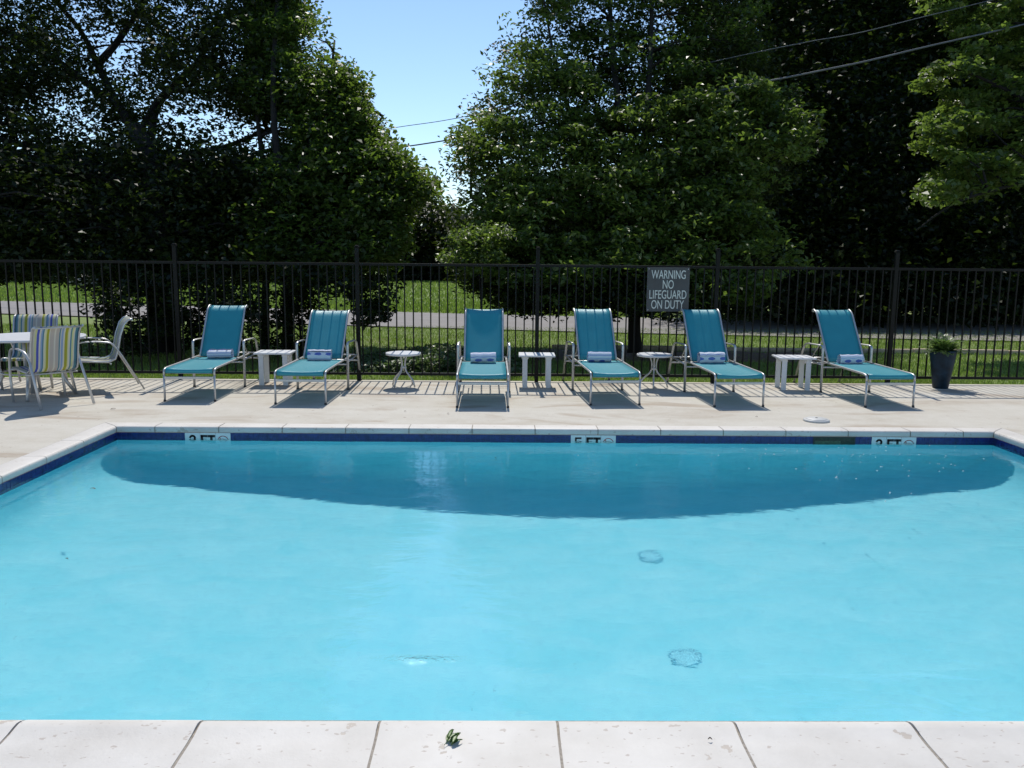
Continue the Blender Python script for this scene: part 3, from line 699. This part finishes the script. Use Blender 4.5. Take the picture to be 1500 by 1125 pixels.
MB().tube([(math.cos(t_)*.33, math.sin(t_)*.33, .30) for t_ in np.linspace(0, 2*math.pi, 25)], .010, 6).build('ring_brace', 'metal', dt)
MB().lathe([(.035, 0.03), (.035, .699)], 16).build('umbrella_sleeve', 'metal', dt)

# ------------------------------------------------------------------ planter with fern
pl = empty('planter', (6.05, 11.22, -.004)); tag(pl, 'tall tapered dark blue glazed planter standing by the fence', 'planter')
MB().lathe([(.095, 0), (.10, .01), (.135, .25), (.162, .44), (.170, .50), (.172, .52), (.160, .525), (.152, .50), (.150, .47), (.02, .47)], 36).build('pot', 'planter', pl)
MB().lathe([(.149, .465), (.149, .485), (.08, .495), (.01, .497)], 24).build('soil', 'soil', pl)
fv = []; ff = []; rnd = random.Random(5)
for k in range(110):
    a = rnd.uniform(0, 2*math.pi); el = rnd.uniform(.35, 1.35); Lf = rnd.uniform(.22, .37); p = Vector((rnd.uniform(-.06, .06), rnd.uniform(-.06, .06), 0)); prev = p
    n = 16
    for j in range(1, n+1):
        e = el - 1.0*(j/n)**1.6; d = Vector((math.cos(a)*math.cos(e), math.sin(a)*math.cos(e), math.sin(e))); q = prev+d*Lf/n
        sd = Vector((-math.sin(a), math.cos(a), 0)); ll = .055*math.sin(math.pi*min(1, (j+2)/(n+2)))+.006
        for s_ in (-1, 1):
            b = q+sd*s_*ll+d*.012+Vector((0, 0, rnd.uniform(-.008, .004))); i0 = len(fv); w2 = d*.011
            fv += [q-w2*.6, q*.45+b*.55-w2, b, q*.5+b*.5+w2]; ff.append((i0, i0+1, i0+2, i0+3))
        prev = q
me = fast_mesh('fronds', np.array([tuple(q) for q in fv]), np.array(ff), 'fern', rng.uniform(0, 1, len(ff)))
fe = link('fern', me); fe.location = (6.05, 11.22, .475); tag(fe, 'bushy green fern growing out of the dark planter', 'plant')

# ------------------------------------------------------------------ litter
def leaf_shape(Ln, W):
    m = MB(); n = 6; vs = []
    for i in range(n+1):
        t = i/n; w_ = W*math.sin(math.pi*min(.98, max(.02, t**.8)))*.5; z = .006*math.sin(t*3)+.002
        vs += [(-w_, t*Ln, z+.004), (0, t*Ln, z), (w_, t*Ln, z+.004)]
    m.add(vs, [(3*i+k, 3*i+k+1, 3*i+k+4, 3*i+k+3) for i in range(n) for k in range(2)], True); return m
sp = empty('leaf_sprig', (-.165, 2.706, .004)); tag(sp, 'small sprig of green leaves fallen on the white front coping', 'leaves')
for k in range(12):
    o = link('leaf', leaf_shape(random.uniform(.034, .056), random.uniform(.010, .016)).mesh('leaf', 'sprig'), sp)
    o.location = (random.uniform(-.018, .012), random.uniform(-.03, .012), .001+k*.0012); o.rotation_euler = (random.uniform(0, .10), random.uniform(-.25, .25), R(-35)+random.uniform(-.4, .4))
MB().tube([(-.02, -.03, .008), (0, 0, .012), (.02, .035, .006)], .0012, 5).build('stem', 'sprig', sp)
pmesh = [MB().lathe([(.006, 0), (.0065+.003*j, .002), (.003, .005)], 7).mesh('petal', 'petal') for j in range(3)]
npet = 0
for k in range(66):
    px = random.choice([random.uniform(990, 1480), random.gauss(1270, 90), random.uniform(640, 1480) if k % 4 == 0 else random.gauss(1280, 100)]); py = 650+abs(random.gauss(0, 1))*34
    if not (160 < px < 1480) or py > 735: continue
    p = at(px, py, z=-.114); 
    if p.y > PY1-.03 or p.x > PX1-.05: continue
    o = link('petal', random.choice(pmesh)); o.location = (p.x, p.y, -.1155); o.scale = (random.uniform(.45, 1.15), random.uniform(.4, .8), 1); o.rotation_euler = (0, 0, random.uniform(0, 6))
    tag(o, 'tiny white petal floating on the water by the far pool wall', 'petal', 'white petals floating on the water')
for px, py, s_, lab in ((140, 717, 1.3, 'small brown leaf floating near the left edge of the pool'), (100, 820, .5, 'tiny dark leaf under water, low on the left of the pool'), (727, 672, .4, 'tiny dark leaf floating in front of the front-on lounger')):
    p = at(px, py, z=-.113); o = link('fallen_leaf', leaf_shape(.04*s_, .014*s_).mesh('fallen_leaf', 'deadleaf')); o.location = (p.x, p.y, -.114); o.rotation_euler = (0, 0, R(70)); tag(o, lab.replace('under water', 'on the water'), 'leaf')
for px, py, s_, lab in ((162, 600, 1.2, 'brown leaf on the deck beside the dining chair shadow'), (595, 603, .5, 'dark speck of leaf on the deck in front of the round table'), (1110, 611, .5, 'dark leaf bit on the deck left of the skimmer lid'), (658, 606, .7, 'brown leaf on the deck in front of the front-on lounger'), (1043, 1087, .30, 'tiny brown leaf bit on the white front coping')):
    p = at(px, py, z=0); o = link('fallen_leaf', leaf_shape(.05*s_, .02*s_).mesh('fallen_leaf', 'deadleaf')); o.location = (p.x, p.y, .0 if py < 700 else .006); o.rotation_euler = (0, 0, random.uniform(0, 6)); tag(o, lab, 'leaf')
# ------------------------------------------------------------------ vegetation
BACK = 12.35                                   # the sunlit strip behind the fence ends here: crowns stay clear of the sun over the deck
TAN = math.tan(SUN_EL)
fwn, rtn, upn = np.array(fw), np.array(rt), np.array(up)
def in_poly(x, y, P):
    P = np.array(P, float); c = np.zeros(len(x), bool); j = len(P)-1
    for i in range(len(P)):
        k = ((P[i, 1] > y) != (P[j, 1] > y)) & (x < (P[j, 0]-P[i, 0])*(y-P[i, 1])/(P[j, 1]-P[i, 1]+1e-12)+P[i, 0]); c ^= k; j = i
    return c
def at_many(px, py, Y):
    d = fwn[None]+rtn[None]*((px-750)/FPX)[:, None]-upn[None]*((py-562.5)/FPX)[:, None]
    return np.array([0, 0, EYE])[None]+d*(Y/d[:, 1])[:, None]
def sample_crown(poly, n, Ya, Yb, gaps, rg, cull=True):
    P = np.array(poly, float); lo, hi = P.min(0), P.max(0); X = []
    tot = 0
    while tot < n:
        x = rg.uniform(lo[0], hi[0], 4*n); y = rg.uniform(lo[1], hi[1], 4*n); k = in_poly(x, y, poly)
        for (gx, gy, ga, gb, keep) in gaps:
            ins = ((x-gx)/ga)**2+((y-gy)/gb)**2 < rg.uniform(.6, 1.2, len(x)); k &= ~(ins & (rg.uniform(0, 1, len(x)) > keep))
        x, y = x[k], y[k]; X.append(np.stack([x, y], 1)); tot += len(x)
    X = np.concatenate(X)[:n]; Y = rg.uniform(Ya, Yb, n)
    if cull:   # the crown keeps to the slab whose shadow falls between the two distances Ya and Yb on the lawn
        d = fwn[None]+rtn[None]*((X[:, 0]-750)/FPX)[:, None]-upn[None]*((X[:, 1]-562.5)/FPX)[:, None]; k = d[:, 2]/d[:, 1]
        Y = (Y+EYE/TAN)/(1-np.minimum(k/TAN, .6))
    C = at_many(X[:, 0], X[:, 1], Y)
    return C[C[:, 2] > .15]
def crown_mesh(name, centres, per, rad, ll, lw, mat, rg, flat=.55, up_bias=1.0, floor=.05, cull=True):
    n = len(centres); k = rg.poisson(per, n)+3; idx_ = np.repeat(np.arange(n), k); rs = rg.uniform(.55, 1.25, n)[idx_]*rad
    off = rg.normal(0, 1, (len(idx_), 3)); off /= np.maximum(1, np.linalg.norm(off, axis=1)/1.7)[:, None]
    off *= rs[:, None]*np.array([1, 1, flat]); C = centres[idx_]+off; tint = np.clip(rg.uniform(.0, .75, n)[idx_]+rg.normal(.1, .16, len(idx_)), 0, 1)
    ok = C[:, 2] > floor
    if cull: ok &= (C[:, 1] > BACK+C[:, 2]/TAN-.15)
    C = C[ok]; V, F = leaves(C, ll, lw, rg, up_bias)
    return fast_mesh(name, V, F, mat, tint[ok])
def smooth_path(pts, n=4):
    P = [pts[0]]+list(pts)+[pts[-1]]; out = []
    for i in range(1, len(P)-2):
        for k in range(n):
            t = k/n; a, b, c, d = P[i-1], P[i], P[i+1], P[i+2]
            out.append(.5*((2*b)+(c-a)*t+(2*a-5*b+4*c-d)*t*t+(3*b-a-3*c+d)*t**3))
    out.append(pts[-1]); return out
def limb(path, r0, r1, n=9, wob=.04):
    pts = smooth_path([Vector(p) for p in path]); m = len(pts)
    pts = [p+Vector((random.gauss(0, wob), random.gauss(0, wob), 0))*(0 if i in (0,) else 1)*r0 for i, p in enumerate(pts)]
    return pts, [r0+(r1-r0)*(i/(m-1))**.8 for i in range(m)]
def tree(label, base, trunk, limbs, crowns, group=None, twigs=120, tr=.018, sway=.2, cat='tree', name='tree', seed=0, stuff=False):
    """trunk / limbs: (list of points, r0, r1); crowns: dicts for sample_crown + crown_mesh"""
    rg = np.random.default_rng(100+seed); r_ = empty(name, (base[0], base[1], -.04)); tag(r_, label, cat, group)
    inv = Matrix.Translation((-base[0], -base[1], .04))
    def put(o): o.matrix_parent_inverse = inv; return o
    skel = []
    for i, (path, r0, r1) in enumerate([trunk]+limbs):
        pts, rs = limb(path, r0, r1)
        if i == 0: rs[0] *= 1.35; rs[1] *= 1.1
        put(MB().tube(pts, rs, 10).build('trunk' if i == 0 else 'limb', 'bark', r_)); skel += list(zip(pts, rs))
    sk_ = np.array([tuple(p) for p, _ in skel]); allc = []
    for c in crowns:
        C = sample_crown(c['poly'], c['n'], c['Y'][0], c['Y'][1], c.get('gaps', []), rg, c.get('cull', True)); allc.append(C)
        put(link('crown', crown_mesh('crown', C, c['per'], c['rad'], c['ll'], c['lw'], c.get('mat', 'leaf'), rg, c.get('flat', .55), c.get('up', 1.0), c.get('floor', .05), c.get('cull', True)), r_))
    A = np.concatenate(allc); tw = MB()
    for k in rg.choice(len(A), min(twigs, len(A)), replace=False):
        c = A[k]; d = np.linalg.norm(sk_-c, axis=1)+np.maximum(0, sk_[:, 2]-c[2]+.1)*3; j = int(d.argmin()); s_ = Vector(sk_[j]); e = Vector(c); L_ = (e-s_).length
        if L_ < .2 or L_ > 6: continue
        mid = s_*.5+e*.5+Vector((rg.normal(0, .08), rg.normal(0, .08), .10))*L_
        tw.tube([s_, s_*.6+mid*.4+Vector((0, 0, .02*L_)), mid, e*.6+mid*.4, e], [tr*1.6, tr*1.3, tr, tr*.6, tr*.3], 5)
    if tw.v: o = put(tw.build('twigs', 'bark', r_)); o['kind'] = 'stuff'
    return r_
def A_(*p): return [at(x, y, Y=Y) for x, y, Y in p]
def rooted(x, y, Y): q = at(x, y, Y=Y); q.z = -.1; return q
def tri(n): return n

# ---- left: big oak
gapsL = [(168, 80, 46, 44, .08), (110, 25, 34, 26, .15), (95, 150, 34, 26, .1), (258, 166, 60, 30, .10), (350, 205, 84, 44, .22), (125, 190, 38, 26, .15), (268, 28, 28, 26, .15), (0, 30, 26, 26, .15), (345, 88, 24, 22, .15), (410, 110, 30, 22, .2), (450, 140, 26, 20, .2), (5, 205, 28, 20, .15), (12, 245, 26, 18, .15), (75, 255, 18, 14, .2), (445, 62, 18, 30, .2)]
def AO(*p): return [at(x, y, Y=Y+max(0, (330-y)/330*2.6)) for x, y, Y in p]   # limbs lean back into the crown
b = rooted(236, 540, 15.0)
tree('large dark oak with thick trunk and spreading limbs behind the left lounger', b,
     ([b, *AO((236, 430, 15.0), (232, 330, 15.1), (222, 240, 15.4), (200, 190, 15.8))], .30, .15),
     [(AO((212, 210, 15.6), (170, 150, 16.4), (143, 95, 17.2), (118, 45, 18), (60, -30, 19), (20, -140, 20)), .11, .03),
      (AO((143, 95, 17.2), (180, 50, 17.8), (205, 5, 18.6), (230, -90, 20)), .09, .04),
      (AO((225, 260, 15.4), (222, 190, 16), (240, 140, 16.8), (290, 90, 17.6), (330, 20, 18.6), (360, -80, 20)), .10, .03),
      (AO((205, 195, 16), (240, 137, 16.6), (300, 134, 17), (370, 128, 17.4)), .07, .03),
      (AO((150, 140, 16.8), (100, 100, 17), (40, 60, 17.5), (-60, 20, 18)), .09, .03),
      (AO((228, 300, 15.2), (150, 250, 15.5), (60, 220, 16), (-60, 190, 16.5)), .11, .03),
      (AO((230, 290, 15.2), (270, 230, 15.6), (330, 215, 16.2), (390, 190, 16.6)), .09, .03)],
     [dict(poly=[(-260, -260), (430, -260), (430, -20), (400, 120), (420, 260), (330, 330), (200, 330), (60, 300), (-260, 320)], n=2500, per=66, rad=.38, ll=.12, lw=.066, Y=(12.9, 17.2), gaps=gapsL, mat='leaf_shaded'),
      dict(poly=[(-260, 240), (80, 230), (200, 250), (330, 230), (420, 260), (420, 395), (300, 405), (160, 400), (-260, 405)], n=1000, per=80, rad=.36, ll=.12, lw=.065, Y=(12.8, 16.6), mat='leaf_shaded'),
      dict(poly=[(150, 400), (330, 390), (340, 440), (290, 470), (268, 500), (250, 535), (215, 535), (200, 470), (150, 460), (135, 440)], n=70, per=45, rad=.16, ll=.11, lw=.06, Y=(12.7, 14), mat='leaf_shaded')], twigs=260, seed=1)
# ---- left: slender trees, right of the oak
b = rooted(421, 520, 14.9)
tree('slender twin-stemmed tree right of the oak, its leafy edge against the blue sky', b,
     ([b, *A_((421, 430, 14.9), (418, 330, 15), (405, 230, 15.6), (400, 120, 16.6), (405, 20, 18), (410, -100, 20))], .11, .03),
     [(A_((415, 310, 15), (450, 220, 15.8), (480, 140, 16.8), (490, 60, 17.8)), .07, .02), (A_((418, 350, 15), (500, 300, 15.4), (570, 260, 15.8), (620, 262, 16)), .06, .015),
      (A_((408, 260, 15.5), (470, 250, 16), (540, 200, 16.6), (560, 170, 16.8)), .05, .015), ([rooted(389, 520, 15.2), *A_((389, 430, 15.2), (394, 300, 15.6), (380, 200, 16.4), (370, 90, 17.4))], .09, .03)],
     [dict(poly=[(370, -260), (430, -260), (436, -10), (455, 20), (475, 75), (515, 110), (520, 150), (540, 180), (565, 215), (590, 245), (615, 265), (618, 288), (590, 292), (575, 320), (590, 360), (560, 390), (470, 395), (380, 380), (370, 200)], n=1250, per=70, rad=.27, ll=.12, lw=.065, Y=(12.8, 16.0), gaps=[(400, 195, 40, 34, .1), (384, 205, 30, 34, .1), (447, 66, 20, 36, .15), (468, 95, 14, 30, .2), (412, 112, 24, 18, .2)], mat='leaf'),
      dict(poly=[(410, 390), (545, 385), (585, 425), (580, 448), (560, 440), (555, 478), (535, 482), (520, 440), (470, 430), (430, 440)], n=60, per=40, rad=.14, ll=.11, lw=.06, Y=(12.6, 13.6), mat='leaf_shaded'),
      dict(poly=[(470, 100), (525, 110), (540, 170), (575, 225), (632, 262), (640, 290), (560, 300), (480, 240)], n=210, per=45, rad=.17, ll=.115, lw=.06, Y=(12.7, 14.4), mat='leaf')], twigs=170, seed=2)
# undergrowth at the oak's foot: separate saplings
def sapling(label, px, Y, polys, n, mat='leaf_shaded', seed=0, ll=.10, per=30, rad=.12, group='saplings and shoots behind the fence', gaps=[], Yr=.5):
    b = rooted(px, 500, Y); ys_ = [q[1] for q in polys]; top = min(ys_); tx = sum(q[0] for q in polys)/len(polys)
    return tree(label, b, ([b, *A_((px, (500+top)/2+30, Y), (tx, top+20, Y+.1))], .03, .012), [], [dict(poly=polys, n=n, per=per, rad=rad, ll=ll, lw=ll*.5, Y=(Y-Yr, Y+Yr), mat=mat, gaps=gaps, cull=False)], group, twigs=25, tr=.006, cat='shrub', name='sapling', seed=seed)
sapling('leafy sapling left of the oak trunk, its leaves against the pale road', 172, 13.6, [(132, 430), (150, 415), (205, 420), (215, 520), (190, 535), (160, 500), (140, 470)], 46, seed=21)
sapling('low leafy shoots between the oak trunk and the slender trees', 330, 13.7, [(262, 440), (300, 425), (385, 420), (400, 480), (380, 530), (320, 540), (268, 530)], 85, seed=22, gaps=[(300, 425, 25, 20, .2)])
sapling('dark leafy shoots round the slender trunks', 440, 14.2, [(395, 420), (450, 410), (470, 450), (450, 500), (430, 530), (400, 530)], 50, seed=23)
sapling('small pale-leaved shoot behind the side-on dining chair', 135, 12.9, [(118, 490), (150, 485), (158, 535), (120, 540)], 16, 'weed', seed=24, ll=.07, rad=.09)

# ---- right of the gap: broad tree, lit clumps in a brighter leaf colour over a darker inside
b = rooted(930, 512, 15.4)
gR = [(975, 45, 30, 16, .25), (918, 30, 12, 14, .3), (915, 95, 14, 10, .3), (808, 50, 12, 10, .35), (1022, 40, 12, 10, .35), (868, 250, 16, 10, .5), (722, 330, 12, 10, .3)]
tree('broad leafy tree with glossy leaves drooping to the fence, in the middle of the photo', b,
     ([b, *A_((929, 440, 15.4), (926, 350, 15.5), (918, 250, 15.9), (905, 150, 16.9), (896, 60, 18.2), (890, -60, 20))], .13, .04),
     [(A_((924, 330, 15.5), (945, 200, 16.3), (952, 100, 17.4), (955, 0, 18.8), (960, -120, 20)), .09, .03), (A_((922, 300, 15.7), (860, 220, 16.2), (820, 120, 17.2), (800, 20, 18.6)), .08, .02),
      (A_((924, 360, 15.5), (820, 310, 15.6), (740, 300, 15.8), (690, 290, 16)), .07, .015), (A_((926, 380, 15.4), (1010, 280, 15.6), (1090, 210, 16.2), (1150, 180, 16.6)), .07, .015),
      (A_((926, 400, 15.4), (840, 390, 15.2), (760, 390, 15), (700, 400, 15)), .05, .012), (A_((926, 400, 15.4), (1010, 390, 15.2), (1080, 380, 15), (1130, 385, 15)), .05, .012)],
     [dict(poly=[(770, -240), (1120, -240), (1110, 0), (1100, 60), (1120, 110), (1165, 150), (1178, 210), (1165, 240), (1100, 300), (1130, 330), (1100, 420), (1080, 440), (1000, 455), (860, 455), (740, 450), (668, 385), (680, 345), (712, 322), (712, 285), (684, 262), (680, 205), (705, 180), (712, 150), (730, 120), (735, 75), (755, 60), (800, 35), (790, 0), (772, -20)], n=1150, per=72, rad=.34, ll=.125, lw=.056, Y=(13.5, 16.2), gaps=gR, mat='leaf_shaded', flat=.45),
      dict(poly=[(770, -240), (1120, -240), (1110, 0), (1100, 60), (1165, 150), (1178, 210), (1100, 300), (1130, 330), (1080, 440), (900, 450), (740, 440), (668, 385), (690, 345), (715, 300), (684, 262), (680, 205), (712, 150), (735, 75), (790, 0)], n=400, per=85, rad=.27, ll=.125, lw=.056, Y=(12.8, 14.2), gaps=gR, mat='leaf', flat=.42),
      dict(poly=[(668, 190), (720, 120), (740, 75), (800, 60), (900, 150), (1000, 140), (1095, 110), (1165, 150), (1190, 215), (1165, 240), (1085, 300), (1130, 330), (1170, 385), (1080, 440), (1000, 440), (900, 400), (780, 420), (668, 385), (710, 320), (690, 290), (680, 262)], n=270, per=95, rad=.26, ll=.13, lw=.058, Y=(12.6, 13.3), gaps=gR, mat='leaf_lit_pale', flat=.4),
      dict(poly=[(700, 385), (1080, 385), (1110, 430), (1090, 460), (1000, 462), (880, 450), (760, 452), (690, 425)], n=260, per=48, rad=.20, ll=.115, lw=.05, Y=(12.9, 15), mat='leaf_shaded', flat=.5)], twigs=240, seed=3)
# ---- small pale bush at the left foot of that tree
sapling('rounded bush with pale green leaves left of the broad tree, above the fence rail', 705, 13.9, [(660, 350), (690, 335), (740, 335), (745, 385), (735, 400), (665, 395), (652, 375)], 85, 'leaf_lit_pale', seed=25, ll=.085, per=34, rad=.13, group=None, Yr=.5)

# ---- right: tree reaching in from the right edge its sunlit branches put in a brighter leaf colour
b = rooted(1640, 520, 15.8)
tree('tree at the right edge reaching its sunlit branches in front of the dark woods', b,
     ([b, *A_((1640, 400, 15.8), (1630, 260, 15.8), (1620, 100, 17), (1600, -100, 19.5))], .2, .06),
     [(A_((1638, 300, 15.6), (1560, 255, 15.3), (1495, 268, 15.1), (1400, 297, 15), (1342, 338, 15)), .06, .012), (A_((1632, 240, 15.8), (1540, 170, 16.2), (1450, 120, 16.8), (1370, 90, 17)), .07, .012), (A_((1625, 150, 16.6), (1560, 60, 17.6), (1480, 0, 18.4)), .07, .015)],
     [dict(poly=[(1600, -240), (1760, -240), (1760, 330), (1620, 330), (1580, 240)], n=300, per=60, rad=.3, ll=.13, lw=.075, Y=(13, 16), mat='leaf'),
      dict(poly=[(1345, -120), (1640, -120), (1640, 210), (1500, 265), (1400, 290), (1340, 296), (1360, 255), (1350, 205), (1370, 160), (1350, 108), (1400, 50), (1350, 0)], n=400, per=62, rad=.22, ll=.145, lw=.09, Y=(12.7, 14.6), mat='leaf_lit_pale', flat=.38, gaps=[(1450, 205, 60, 14, .15), (1390, 140, 30, 12, .3), (1440, 60, 30, 14, .2)])], twigs=110, seed=4)

# ---- dark woods beyond the road on the right
for i, (px, Y, poly, lab) in enumerate([(1090, 27, [(985, -60), (1010, -250), (1260, -260), (1250, 462), (1000, 462)], 'tall dark tree beyond the road, directly behind the broad tree'),
                                        (1260, 25.5, [(1180, -200), (1350, -260), (1450, -200), (1430, 462), (1170, 462)], 'tall black-shaded tree beyond the road, right of the broad tree'),
                                        (1430, 26.5, [(1370, -200), (1600, -260), (1620, 462), (1360, 462)], 'tall black-shaded tree beyond the road, behind the sunlit branches'),
                                        (1640, 26, [(1570, -200), (1850, -260), (1860, 462), (1560, 462)], 'tall dark tree beyond the road at the right edge of the photo')]):
    b = rooted(px, 470, Y); sd_ = 30+i
    tree(lab, b, ([b, *A_((px, 380, Y), (px+8, 200, Y+4), (px-5, 20, Y+9))], .38, .12),
         [(A_((px, 330, Y), (px-60, 220, Y+3), (px-90, 90, Y+6)), .14, .04), (A_((px+4, 300, Y), (px+70, 190, Y+3.5), (px+90, 40, Y+8)), .14, .04)],
         [dict(poly=poly, n=1500, per=48, rad=.70, ll=.20, lw=.115, Y=(20.9, 27.5), mat='leaf_shaded', cull=True, flat=.6, gaps=[(1190, 15, 26, 12, .2), (1330, 156, 3, 3, .2)] if i < 2 else []),
          ], 'tall trees beyond the road on the right', twigs=40, tr=.03, seed=sd_)

# ---- far trees, beyond the lawn
far = [(-170, 60, 250, 190), (-20, 58, 235, 170), (110, 62, 245, 170), (230, 57, 230, 170), (350, 60, 240, 160), (455, 62, 270, 130), (545, 64, 280, 110), (625, 60, 290, 100), (665, 72, 302, 80), (735, 66, 300, 110), (830, 58, 250, 150), (950, 54, 230, 170), (1080, 50, 60, 190), (1220, 48, -60, 200), (1370, 47, -90, 220), (1520, 48, -80, 220), (1690, 50, -60, 220)]
FL = ['at the far left', 'beyond the left end of the fence', 'left of the oak trunk, above the pale boulder', 'directly behind the oak trunk', 'just right of the oak trunk', 'behind the slender twin stems', 'behind the hanging shoots', 'on the left side of the sky gap', 'lowest in the sky gap', 'on the right side of the sky gap', 'behind the left half of the broad tree', 'behind the right half of the broad tree', 'behind the warning sign', 'behind the right part of the fence', 'behind the planter', 'behind the right edge of the photo', 'past the right edge of the photo']
for i, (px, Y, top, wd) in enumerate(far):
    b = rooted(px, 410, Y); h = wd/2; m_ = 412
    poly = [(px-h, m_), (px-h*1.05, (m_+top)/2), (px-h*.75, top+22), (px-h*.3, top+5), (px+h*.1, top), (px+h*.6, top+14), (px+h*.95, (m_+top)/2-10), (px+h, m_)]
    tree('distant dark tree '+FL[i], b, ([b, *A_((px, 380, Y), (px+4, top+50, Y))], .3, .1), [], [dict(poly=poly, n=int(2.6*wd*max(1, (412-top)/230)), per=27, rad=.75, ll=.42, lw=.26, Y=(Y-3, Y+5), mat='leaf_shaded', cull=False, flat=.6)], 'far trees edging the lawn', twigs=0, seed=60+i)

# boulder
bm = bmesh.new(); bmesh.ops.create_icosphere(bm, subdivisions=3, radius=1)
for v_ in bm.verts:
    n_ = v_.co.normalized(); v_.co = Vector((n_.x*.95, n_.y*.6, n_.z*.42))*(1+.14*math.sin(n_.x*5+1)*math.cos(n_.y*4)+.06*math.sin(n_.z*11+n_.x*7))
me = bpy.data.meshes.new('boulder'); bm.to_mesh(me); bm.free(); me.materials.append(MAT['rock'])
o = link('boulder', me); p = at(123, 413, Y=50); o.location = (p.x, 50, hill(p.x, 50)+.22); tag(o, 'pale boulder lying on the lawn before the far trees, left', 'boulder')

# planting-bed edging and its soil, behind the right half of the fence
edge_pts = [(1.0, 16.3), (2.6, 16.2), (4.4, 16.1), (6.2, 16.0), (8.0, 15.95), (9.8, 15.85), (11.6, 15.75), (13.4, 15.6)]
ed = empty('bed_edging', (1, 16.3, -.04)); tag(ed, 'low pale timber edging of a planting bed behind the right half of the fence', 'edging')
for a, b in zip(edge_pts, edge_pts[1:]):
    d = Vector((b[0]-a[0], b[1]-a[1])); ang = math.atan2(d.y, d.x); L_ = d.length
    o = MB().box(.012, L_-.012, -.06, .06, -.02, .085, .012).build('timber', 'timber', ed); o.location = (a[0]-1, a[1]-16.3, random.uniform(-.012, .012)); o.rotation_euler = (0, random.uniform(-.006, .006), ang)
sb = MB(); rnd = random.Random(9); vs = []
for i in range(31):
    for j in range(7):
        x = .4+i*.15*2.2; y = 14.2+j*.30; e = 1 if (0 < i < 30 and 0 < j < 6) else 0
        vs.append((x*.55+.4, y+.12*math.sin(i*.7), -.045+e*(.035+.02*rnd.random())))
sb.add(vs, [(i*7+j, (i+1)*7+j, (i+1)*7+j+1, i*7+j+1) for i in range(30) for j in range(6)], True)
tag(sb.build('soil_bed', 'soil'), 'reddish bare soil patch behind the fence, in front of the edging', kind='structure')

# cables
def cable(label, pts, r):
    P = smooth_path([at(x, y, Y=Y) for x, y, Y in pts], 8); o = MB().tube(P, r, 8).build('utility_cable', 'cable'); tag(o, label, 'cable', 'utility cables')
cable('thicker black utility cable slanting across the gap of sky', [(-700, 330, 40), (-100, 272, 33), (330, 240, 27), (560, 219, 24), (750, 189, 21.5), (960, 153, 18.6), (1068, 130, 16.4), (1200, 104, 16.3), (1330, 75, 16.6), (1700, -20, 18), (2300, -230, 20)], .018)
cable('thinner utility cable above the thick one, crossing the gap of sky', [(-700, 310, 40), (-100, 268, 33), (330, 230, 27), (560, 190, 24), (690, 169, 22), (1060, 87, 17.2), (1180, 62, 17), (1320, 33, 17.2), (1700, -75, 18.5), (2300, -320, 20)], .009)

# ---- grass blades and weeds
def blades(name, n, sampler, h0, h1, w_, mat, label, bend=.5, seed=0):
    rg = np.random.default_rng(seed); C = sampler(rg, n); n = len(C); a = rg.uniform(0, 2*np.pi, n); h = rg.uniform(h0, h1, n)[:, None]; b = rg.uniform(.1, bend, n)[:, None]
    d = np.stack([np.cos(a), np.sin(a), np.zeros(n)], 1); s_ = np.stack([-np.sin(a), np.cos(a), np.zeros(n)], 1)*w_/2; z = np.array([[0, 0, 1.]])
    V = np.stack([C-s_, C+s_, C+s_*.8+z*h*.6+d*h*b*.4, C-s_*.1+z*h*(1-b*.3)+d*h*b], 1).reshape(-1, 3)
    F = np.arange(n*4).reshape(n, 4)
    o = link(name, fast_mesh(name, V, F, mat, rg.uniform(0, 1, n))); tag(o, label, 'grass', kind='stuff'); return o
def samp_near(rg, n):
    y = DY+.02+(rg.uniform(0, 1, n)**1.3)*9.5; x = rg.uniform(-1, 1, n)*(y*.72+1)+.3
    k = ~((y > 14.2) & (y < 16.1) & (x > .6) & (x < 5.6) & (rg.uniform(0, 1, n) > .25)) & ~((np.abs(y-(16.36-.045*x)) < .08) & (x > 1))
    pat = np.sin(x*1.3+1)*np.sin(y*1.7)+np.sin(x*3.1+y*2.2)*.6; k &= rg.uniform(-1.6, 1.2, n) < pat*.6+.6
    x, y = x[k], y[k]; return np.stack([x, y, np.full(len(x), -.042)], 1)
blades('grass', 190000, samp_near, .025, .085, .010, 'grass', 'short sunlit lawn grass growing behind the fence', seed=5)
def samp_far(rg, n):
    y = 26+rg.uniform(0, 1, n)**1.2*30; x = rg.uniform(-.72, .2, n)*y
    dx = np.interp(x, [c[0] for c in ctr], [c[1] for c in ctr]); k = y > dx+3.2; x, y = x[k], y[k]
    z = np.array([hill(a, b) for a, b in zip(x, y)]); return np.stack([x, y, z], 1)
blades('grass', 60000, samp_far, .06, .16, .05, 'grass', 'lawn grass beyond the road', seed=6)
def samp_weed(rg, n):
    x = rg.normal(-1.0, 1.0, n); y = rg.uniform(12.4, 14.4, n); k = (x > -2.9) & (x < .4); x, y = x[k], y[k]
    return np.stack([x, y, -.04+rg.uniform(0, .30, len(x))*np.clip(1-np.abs(x+1.0)/2, 0, 1)], 1)
rg = np.random.default_rng(77); C = samp_weed(rg, 9000); V, F = leaves(C, .085, .05, rg, 1.2)
o = link('weeds', fast_mesh('weeds', V, F, 'weed', rg.uniform(0, 1, len(F)))); tag(o, 'leafy pale weeds behind the fence by the round side table', 'ground cover', kind='stuff')
for o in list(S.objects):   # what lies under water receives the sun through the surface
    r_ = o
    while r_.parent is not None: r_ = r_.parent
    if o.type == 'MESH' and r_.name.split('.')[0] in ('pool', 'pool_drain', 'depth_marker'): o.cycles.is_caustics_receiver = True
